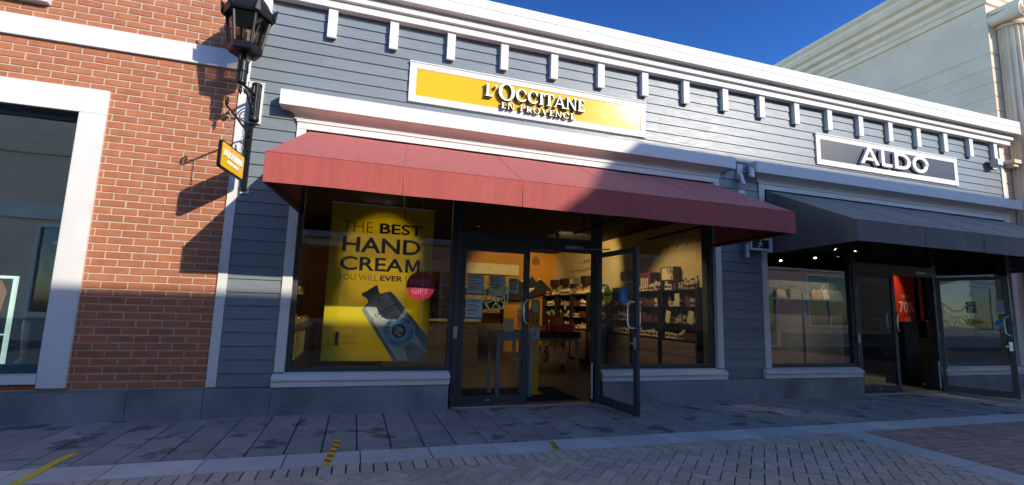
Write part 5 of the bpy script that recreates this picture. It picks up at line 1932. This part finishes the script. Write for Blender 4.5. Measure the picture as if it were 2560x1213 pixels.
# left side: shelf along the other cream wall, frames above it
t = thing('counter', 'dark counter with white panels along the wall behind the poster', 'counter', (-2.35, 3.0, 0.02))
MB().box(-2.58, -2.1, 1.2, 5.2, 0.021, 0.86).build('body', 'dark_wall', t)
MB().box(-2.59, -2.06, 1.16, 5.24, 0.861, 0.90).build('top', 'drawer_wood', t)
MB().box(-2.099, -2.085, 1.5, 2.9, 0.45, 0.84).build('panel', 'paper', t)
for k in range(5):
    t = thing('picture_frame', ['thin black picture frame hung nearest the window behind the poster', 'black picture frame hung second behind the poster', 'black picture frame hung third behind the poster', 'black picture frame hung fourth behind the poster', 'black picture frame hung deepest behind the poster'][k], 'frame', (-2.58, 1.9 + k * 0.75, 2.0), 'black frames on the wall behind the poster')
    y, z = 1.9 + k * 0.75, 2.0
    m_ = MB()
    for a, b_, c, d in ((y - 0.22, y + 0.22, z - 0.16, z - 0.13), (y - 0.22, y + 0.22, z + 0.13, z + 0.16), (y - 0.22, y - 0.19, z - 0.129, z + 0.129), (y + 0.19, y + 0.22, z - 0.129, z + 0.129)):
        m_.box(-2.598, -2.56, a, b_, c, d)
    m_.build('surround', 'ink_dark', t)
    MB().box(-2.598, -2.585, y - 0.19, y + 0.19, z - 0.129, z + 0.129).build('picture', 'box_cream', t)
lo = MB().box(-2.59, -2.25, 1.3, 5.1, 1.40, 1.425)
tag(lo.build('wall_shelf', 'shelf_black'), 'long black shelf of bottles on the wall behind the poster', 'shelf')
for k in range(26):
    put(protos[rr_.choice((0, 1, 2))], -2.36, 1.45 + k * 0.135, 1.4255)
for k in range(22):
    put(protos[rr_.choice((0, 1, 2))] if k % 5 else bx, -2.25, 1.5 + k * 0.16, 0.9005)
# back shelves on the orange wall
for k, (xa, xb) in enumerate(((-1.9, -0.4), (-0.2, 1.3), (1.5, 2.9))):
    t = thing('back_shelf', ['black shelf unit on the orange wall behind the poster', 'black shelf unit on the orange wall seen between poster and door', 'black shelf unit on the orange wall seen through the closed door'][k], 'shelf', ((xa + xb) / 2, 7.6, 0.02))
    MB().box(xa, xb, 7.42, 7.79, 0.021, 0.84).build('cabinet', 'drawer_wood', t)
    m_ = MB()
    m_.box(xa, xa + 0.03, 7.5, 7.79, 0.841, 1.9).box(xb - 0.03, xb, 7.5, 7.79, 0.841, 1.9)
    m_.build('upright', 'shelf_black', t)
    for zz in (1.15, 1.5, 1.85):
        MB().box(xa + 0.031, xb - 0.031, 7.5, 7.79, zz - 0.02, zz).build('shelf_board', 'shelf_black', t)
        x = xa + 0.1
        while x < xb - 0.08:
            put(rr_.choice(protos + [bx]), x, 7.58, zz + 0.0005)
            x += rr_.choice((0.13, 0.16, 0.3))
t = thing('service_counter', 'pale service counter standing in the middle of the shop', 'counter', (0.3, 4.4, 0.02))
MB().box(-0.7, 1.3, 4.1, 4.7, 0.021, 0.98).build('body', 'drawer_wood', t)
MB().box(-0.75, 1.35, 4.05, 4.75, 0.981, 1.02).build('top', 'box_cream', t)
t = thing('till_screen', 'dark till screen on the service counter', 'screen', (0.35, 4.4, 1.02))
MB().box(0.12, 0.52, 4.36, 4.40, 1.10, 1.38).build('screen', 'ink_dark', t, bevel=0.006)
MB().box(0.29, 0.35, 4.38, 4.42, 1.022, 1.12).box(0.2, 0.44, 4.30, 4.5, 1.0205, 1.032).build('foot', 'ink_dark', t)
tag(MB().box(-0.4, 3.4, 7.70, 7.795, 2.30, 2.62).build('wall_panel', 'box_cream'), 'long pale yellow header panel across the orange wall', 'panel')

# ceiling spotlights (lit), a few of them added to brighten displays
def spot(lab, p, aim, energy, col, mt, grp, cone=84):
    t_ = thing('ceiling_spotlight', lab, 'light', (p[0], p[1], 3.05), grp)
    d = (Vector(aim) - Vector(p)).normalized()
    rot_ = d.to_track_quat('-Z', 'Y').to_matrix().to_4x4()
    m2 = MB().lathe([(0.0, 0.10), (0.03, 0.10), (0.042, 0.06), (0.045, -0.01), (0.040, -0.01), (0.038, 0.03), (0, 0.032)], (0, 0, 0), 18)
    m2.xf(Matrix.Translation(p) @ rot_)
    m2.build('housing', 'ink_dark', t_, smooth=True)
    m2 = MB().lathe([(0.0, 0.012), (0.037, 0.012), (0.037, 0.008), (0, 0.004)], (0, 0, 0), 18)
    m2.xf(Matrix.Translation(p) @ rot_)
    m2.build('lens', mt, t_)
    MB().tube([(p[0], p[1], 3.05), (p[0], p[1], p[2] + 0.08)], 0.010, 6).build('stem', 'ink_dark', t_)
    ld = bpy.data.lights.new('spotlight', 'SPOT')
    ld.energy = energy
    ld.color = col
    ld.spot_size = R(cone)
    ld.spot_blend = 0.55
    ld.shadow_soft_size = 0.03
    lo_ = bpy.data.objects.new('spotlight', ld)
    COL.objects.link(lo_)
    lo_.parent = t_
    lo_.matrix_local = Matrix.Translation(Vector(p) + d * 0.03 - Vector(t_.location)) @ rot_
    return t_


WARM = (1.0, 0.72, 0.36)
G1 = 'lit spotlights under the ceiling behind the yellow poster shop'
SE = 52
spot('small lit spotlight over the side table', (0.81, 1.90, 2.90), (0.9, 2.6, 0.8), SE * 0.3, WARM, 'spot_glow', 'lit ceiling spotlights of the first shop')
spot('small lit spotlight behind the one over the side table', (0.94, 2.97, 2.90), (0.9, 3.2, 0.9), SE * 0.5, WARM, 'spot_glow', 'lit ceiling spotlights of the first shop')
spot('larger lit spotlight seen above the open doorway', (2.72, 1.85, 2.90), (4.2, 1.5, 1.3), SE * 1.5, WARM, 'spot_glow', 'lit ceiling spotlights of the first shop')
spot('tiny lit spotlight deep above the open doorway', (2.81, 3.35, 2.90), (4.6, 5.4, 2.1), SE * 2.6, WARM, 'spot_glow', 'lit ceiling spotlights of the first shop')
spot('added spotlight aimed at the wall of frames', (-1.0, 3.2, 2.92), (-2.6, 3.2, 1.7), SE * 0.8, WARM, 'spot_glow', 'lit ceiling spotlights of the first shop')  # extra lamp, added to light the side wall
spot('added spotlight backlighting the upper half of the poster', (-0.85, 2.55, 2.95), (-0.98, 0.55, 1.98), SE * 6.0, (1.0, 0.97, 0.9), 'spot_glow', 'lit ceiling spotlights of the first shop', 31)  # added lamp that brightens the poster from behind
spot('added spotlight backlighting the lower half of the poster', (-1.15, 2.55, 2.95), (-0.98, 0.55, 1.25), SE * 7.5, (1.0, 0.97, 0.9), 'spot_glow', 'lit ceiling spotlights of the first shop', 29)  # second added backlight, for the lower part of the sheet
spot('added spotlight aimed at the orange wall', (2.6, 5.6, 2.92), (3.2, 7.8, 2.0), SE * 1.3, WARM, 'spot_glow', 'lit ceiling spotlights of the first shop')  # extra unseen lamp that brightens the back of the shop

# ------------------------------------------------------------------ inside the second shop
COOL = (1.0, 0.88, 0.62)
G2 = 'lit ceiling spotlights of the second shop'
for lab, p, aim, en in (('lit spotlight nearest the grey pier above the black sign shop window', (10.30, 4.55, 2.90), (9.4, 3.4, 0.9), 34), ('lit spotlight second from the grey pier', (10.46, 3.58, 2.90), (9.6, 2.6, 0.9), 34),
                        ('lower lit spotlight of the pair near the window mullion', (10.51, 2.98, 2.90), (9.6, 2.9, 0.8), 30), ('upper lit spotlight of the pair near the window mullion', (9.32, 2.09, 2.90), (9.6, 1.25, 1.6), 70),
                        ('lit spotlight past the window mullion over the closed door', (9.99, 2.12, 2.90), (9.4, 2.2, 0.9), 26)):
    spot(lab, p, aim, en, COOL, 'spot_glow_green', G2, 56)
spot('added spotlight aimed at the handbags', (9.4, 1.9, 2.92), (9.4, 3.1, 1.85), 60, COOL, 'spot_glow_green', G2, 90)  # added so the bag shelf shows through the glass
spot('added spotlight aimed at the shoe ledges', (9.0, 5.2, 2.92), (9.0, 6.9, 1.5), 60, COOL, 'spot_glow_green', G2, 90)  # added to brighten the display on the back wall
spot('added spotlight inside the second shop doorway, lighting the red banner', (9.75, 0.42, 2.95), (9.54, 1.2, 1.75), 46, COOL, 'spot_glow_green', G2, 56)  # added lamp; without it the banner's front stays dark
t = thing('bag_shelf', 'long grey wall shelf carrying handbags', 'shelf', (9.5, 3.05, 1.7))
MB().box(8.2, 10.75, 2.9, 3.2, 1.72, 1.76).build('board', 'bag_grey', t)
for xx in (8.25, 9.45, 10.68):
    MB().box(xx, xx + 0.05, 3.12, 3.2, 0.021, 1.719).build('upright', 'bag_grey', t)
MB().box(8.2, 10.75, 3.201, 3.23, 0.021, 2.2).build('back_panel', 'grey_wall', t)


def handbag(lab, x, y, z, w, h, mt):
    t_ = thing('handbag', lab, 'bag', (x, y, z), 'handbags on the long grey shelf')
    m2 = MB()
    m2.loft([[(x + sx_ * w / 2 * k_, y + sy_ * 0.07 * (1.2 - 0.5 * q), z + 0.001 + h * q) for sx_, sy_ in ((-1, -1), (1, -1), (1, 1), (-1, 1))] for q, k_ in ((0, 1.0), (0.6, 0.94), (1.0, 0.8))])
    m2.build('body', mt, t_, bevel=0.012)
    m2 = MB()
    m2.tube([(x + w * 0.26 * math.cos(PI * q / 10), y, z + h * 0.92 + h * 0.55 * math.sin(PI * q / 10)) for q in range(11)], 0.008, 6)
    m2.build('handle', 'leather_dark' if mt != 'bag_cream' else mt, t_)


for lab, x, w, h, mt in (('tan handbag at the pier end of the shelf', 8.58, 0.30, 0.20, 'bag_tan'), ('large slate handbag second along the shelf', 9.02, 0.36, 0.22, 'bag_grey'), ('low grey clutch bag beside the slate handbag', 9.36, 0.24, 0.13, 'bag_grey'),
                         ('tan and cream handbag in the middle of the shelf', 9.72, 0.34, 0.22, 'bag_tan'), ('cream upright handbag beside the tan one', 10.02, 0.20, 0.24, 'bag_cream'), ('dark grey handbag at the far end of the shelf', 10.40, 0.38, 0.22, 'bag_grey')):
    handbag(lab, x, 3.03, 1.76, w, h, mt)
t = thing('shoe_wall', 'pale lit shoe display on the dark back wall of the second shop', 'display', (9.0, 6.9, 1.0))
MB().box(7.6, 11.2, 6.93, 6.99, 0.5, 2.4).build('back_board', 'grey_wall', t)
for zz in (0.8, 1.2, 1.6, 2.0):
    MB().box(7.65, 11.15, 6.62, 6.929, zz - 0.02, zz).build('ledge', 'box_cream', t)
t = thing('plinth', 'black display plinth inside the second shop door', 'plinth', (9.4, 0.95, 0.02))
MB().box(9.22, 9.64, 0.66, 1.10, 0.021, 1.24).build('body', 'shelf_black', t, bevel=0.01)
MB().box(9.20, 9.66, 0.64, 1.12, 1.241, 1.265).build('top', 'shelf_black', t)
t = thing('sale_banner', 'broad red sale banner with white figures hanging behind the second shop doorway', 'banner', (9.54, 0.82, 1.0))
MB().box(9.238, 9.85, 1.20, 1.206, 1.02, 2.36).build('cloth', 'banner_red', t)
MB().tube([(9.22, 1.203, 2.365), (9.87, 1.203, 2.365)], 0.01).tube([(9.3, 1.203, 2.365), (9.3, 1.203, 3.05)], 0.002, 5).tube([(9.8, 1.203, 2.365), (9.8, 1.203, 3.05)], 0.002, 5).build('rail', 'steel', t)
m_ = MB()
k_ = (6.265 + 1.20) / (6.265 + 0.8)
mx = lambda x: -1.287 + (x + 1.287) * k_
mz = lambda z: 1.273 + (z - 1.273) * k_
text_into(m_, 'up to', mx(9.42), mx(9.68), mz(1.73), mz(1.83), 1.20, offset=0.0)
text_into(m_, '70%', mx(9.34), mx(9.79), mz(1.45), mz(1.68), 1.20, offset=0.012)
text_into(m_, 'off', mx(9.50), mx(9.66), mz(1.27), mz(1.37), 1.20, offset=0.0)
m_.build('lettering', 'banner_text', t)
t.location = (0, 0, 0)
for ch in t.children:
    ch.location = Vector((9.54, 0.82, 1.0)) + Vector((mx(9.54) - 9.54, 0, 0))
    ch.location = Vector((9.54 + (mx(9.238) - 9.238), 0.82, 1.0)) if ch.name.startswith(('cloth', 'rail')) else Vector((9.54, 0.82, 1.0))
t = thing('sale_banner', 'narrow plain red banner strip deeper in the second shop', 'banner', (10.2, 0.9, 1.3))
MB().box(10.12, 10.22, 0.9, 0.906, 1.30, 2.30).build('cloth', 'banner_red', t)
MB().tube([(10.10, 0.903, 2.305), (10.24, 0.903, 2.305)], 0.008).tube([(10.17, 0.903, 2.305), (10.17, 0.903, 3.05)], 0.002, 5).build('rail', 'steel', t)
t = thing('boot_stand', 'dark purple boot on a small stand inside the second shop', 'display', (10.15, 0.75, 0.9))
MB().box(10.0, 10.35, 0.6, 0.95, 0.021, 0.95).build('base', 'shelf_black', t)
m_ = MB()
m_.loft([[(10.16 + 0.07 * k2 * math.cos(2 * PI * i / 12) + dx_, 0.76 + 0.06 * k2 * math.sin(2 * PI * i / 12), z) for i in range(12)] for z, k2, dx_ in ((0.951, 1.4, 0.03), (1.0, 1.4, 0.03), (1.06, 1.0, 0.0), (1.2, 1.05, 0.0), (1.32, 1.15, 0.0))])
m_.build('boot', 'box_purple', t, smooth=True)

# ------------------------------------------------------------------ behind the tall window of the brick building
t = thing('light_box', 'glowing greenish white framed display in the brick building window', 'display', (-5.2, 0.62, 0.44))
m_ = MB()
for q in ((-5.55, -4.925, 1.445, 1.475), (-4.955, -4.925, 0.47, 1.4445), (-5.55, -4.956, 0.82, 0.835)):
    m_.box(q[0], q[1], 0.60, 0.64, q[2], q[3])
m_.build('lit_frame', 'light_frame', t)
MB().box(-5.55, -4.957, 0.615, 0.635, 0.47, 1.444).build('panel', 'dark_cloth', t)
MB().prism([(-5.30, 1.40), (-5.06, 1.42), (-5.00, 1.30), (-5.05, 0.95), (-5.2, 0.86), (-5.3, 0.9)], 'xz', 0.6145, 0.611).build('picture', 'bag_tan', t)
MB().box(-5.55, -4.925, 0.595, 0.645, 0.441, 0.469).build('foot', 'galvanised', t)
t = thing('wall_rack', 'brown display board on the wall deep behind the brick building window', 'display', (-4.6, 3.0, 1.0))
MB().box(-5.6, -4.5, 3.10, 3.17, 1.3, 2.3).build('board', 'drawer_wood', t)
MB().box(-6.6, -5.75, 3.12, 3.18, 0.9, 2.6).build('mirror', 'grey_wall', t)
mq = thing('mannequin', 'pale headless mannequin in a dark dress standing in the brick building window', 'mannequin', (-4.78, 0.95, 0.44))
sk = bpy.data.meshes.new('figure')
vs = [((0, 0, 0.93), .085), ((0, 0, 1.10), .075), ((0, 0, 1.32), .10), ((0, 0, 1.43), .045), ((0, -.01, 1.50), .04), ((.09, 0, .86), .075), ((.10, -.02, .48), .05), ((.10, .02, .09), .028), ((.11, -.09, .03), .025),
      ((-.09, 0, .86), .075), ((-.13, -.06, .48), .05), ((-.15, .0, .09), .028), ((-.17, -.11, .03), .025)]
ed = [(0, 1), (1, 2), (2, 3), (3, 4), (0, 5), (5, 6), (6, 7), (7, 8), (0, 9), (9, 10), (10, 11), (11, 12)]
sk.from_pydata([v[0] for v in vs], ed, [])
fo = bpy.data.objects.new('figure', sk)
COL.objects.link(fo)
fo.parent = mq
sk.materials.append(M['mannequin'])
fo.modifiers.new('skin', 'SKIN')
for k, v in enumerate(vs):
    sk.skin_vertices[0].data[k].radius = (v[1], v[1])
sk.skin_vertices[0].data[0].use_root = True
su = fo.modifiers.new('sub', 'SUBSURF')
su.levels = su.render_levels = 2
MB().lathe([(0.20, 0.98), (0.17, 1.25), (0.145, 1.42), (0.115, 1.55), (0.125, 1.72), (0.13, 1.83), (0.09, 1.88), (0.08, 1.87)], (-4.78, 0.95, 0), 20).build('dress', 'dark_cloth', mq, smooth=True)
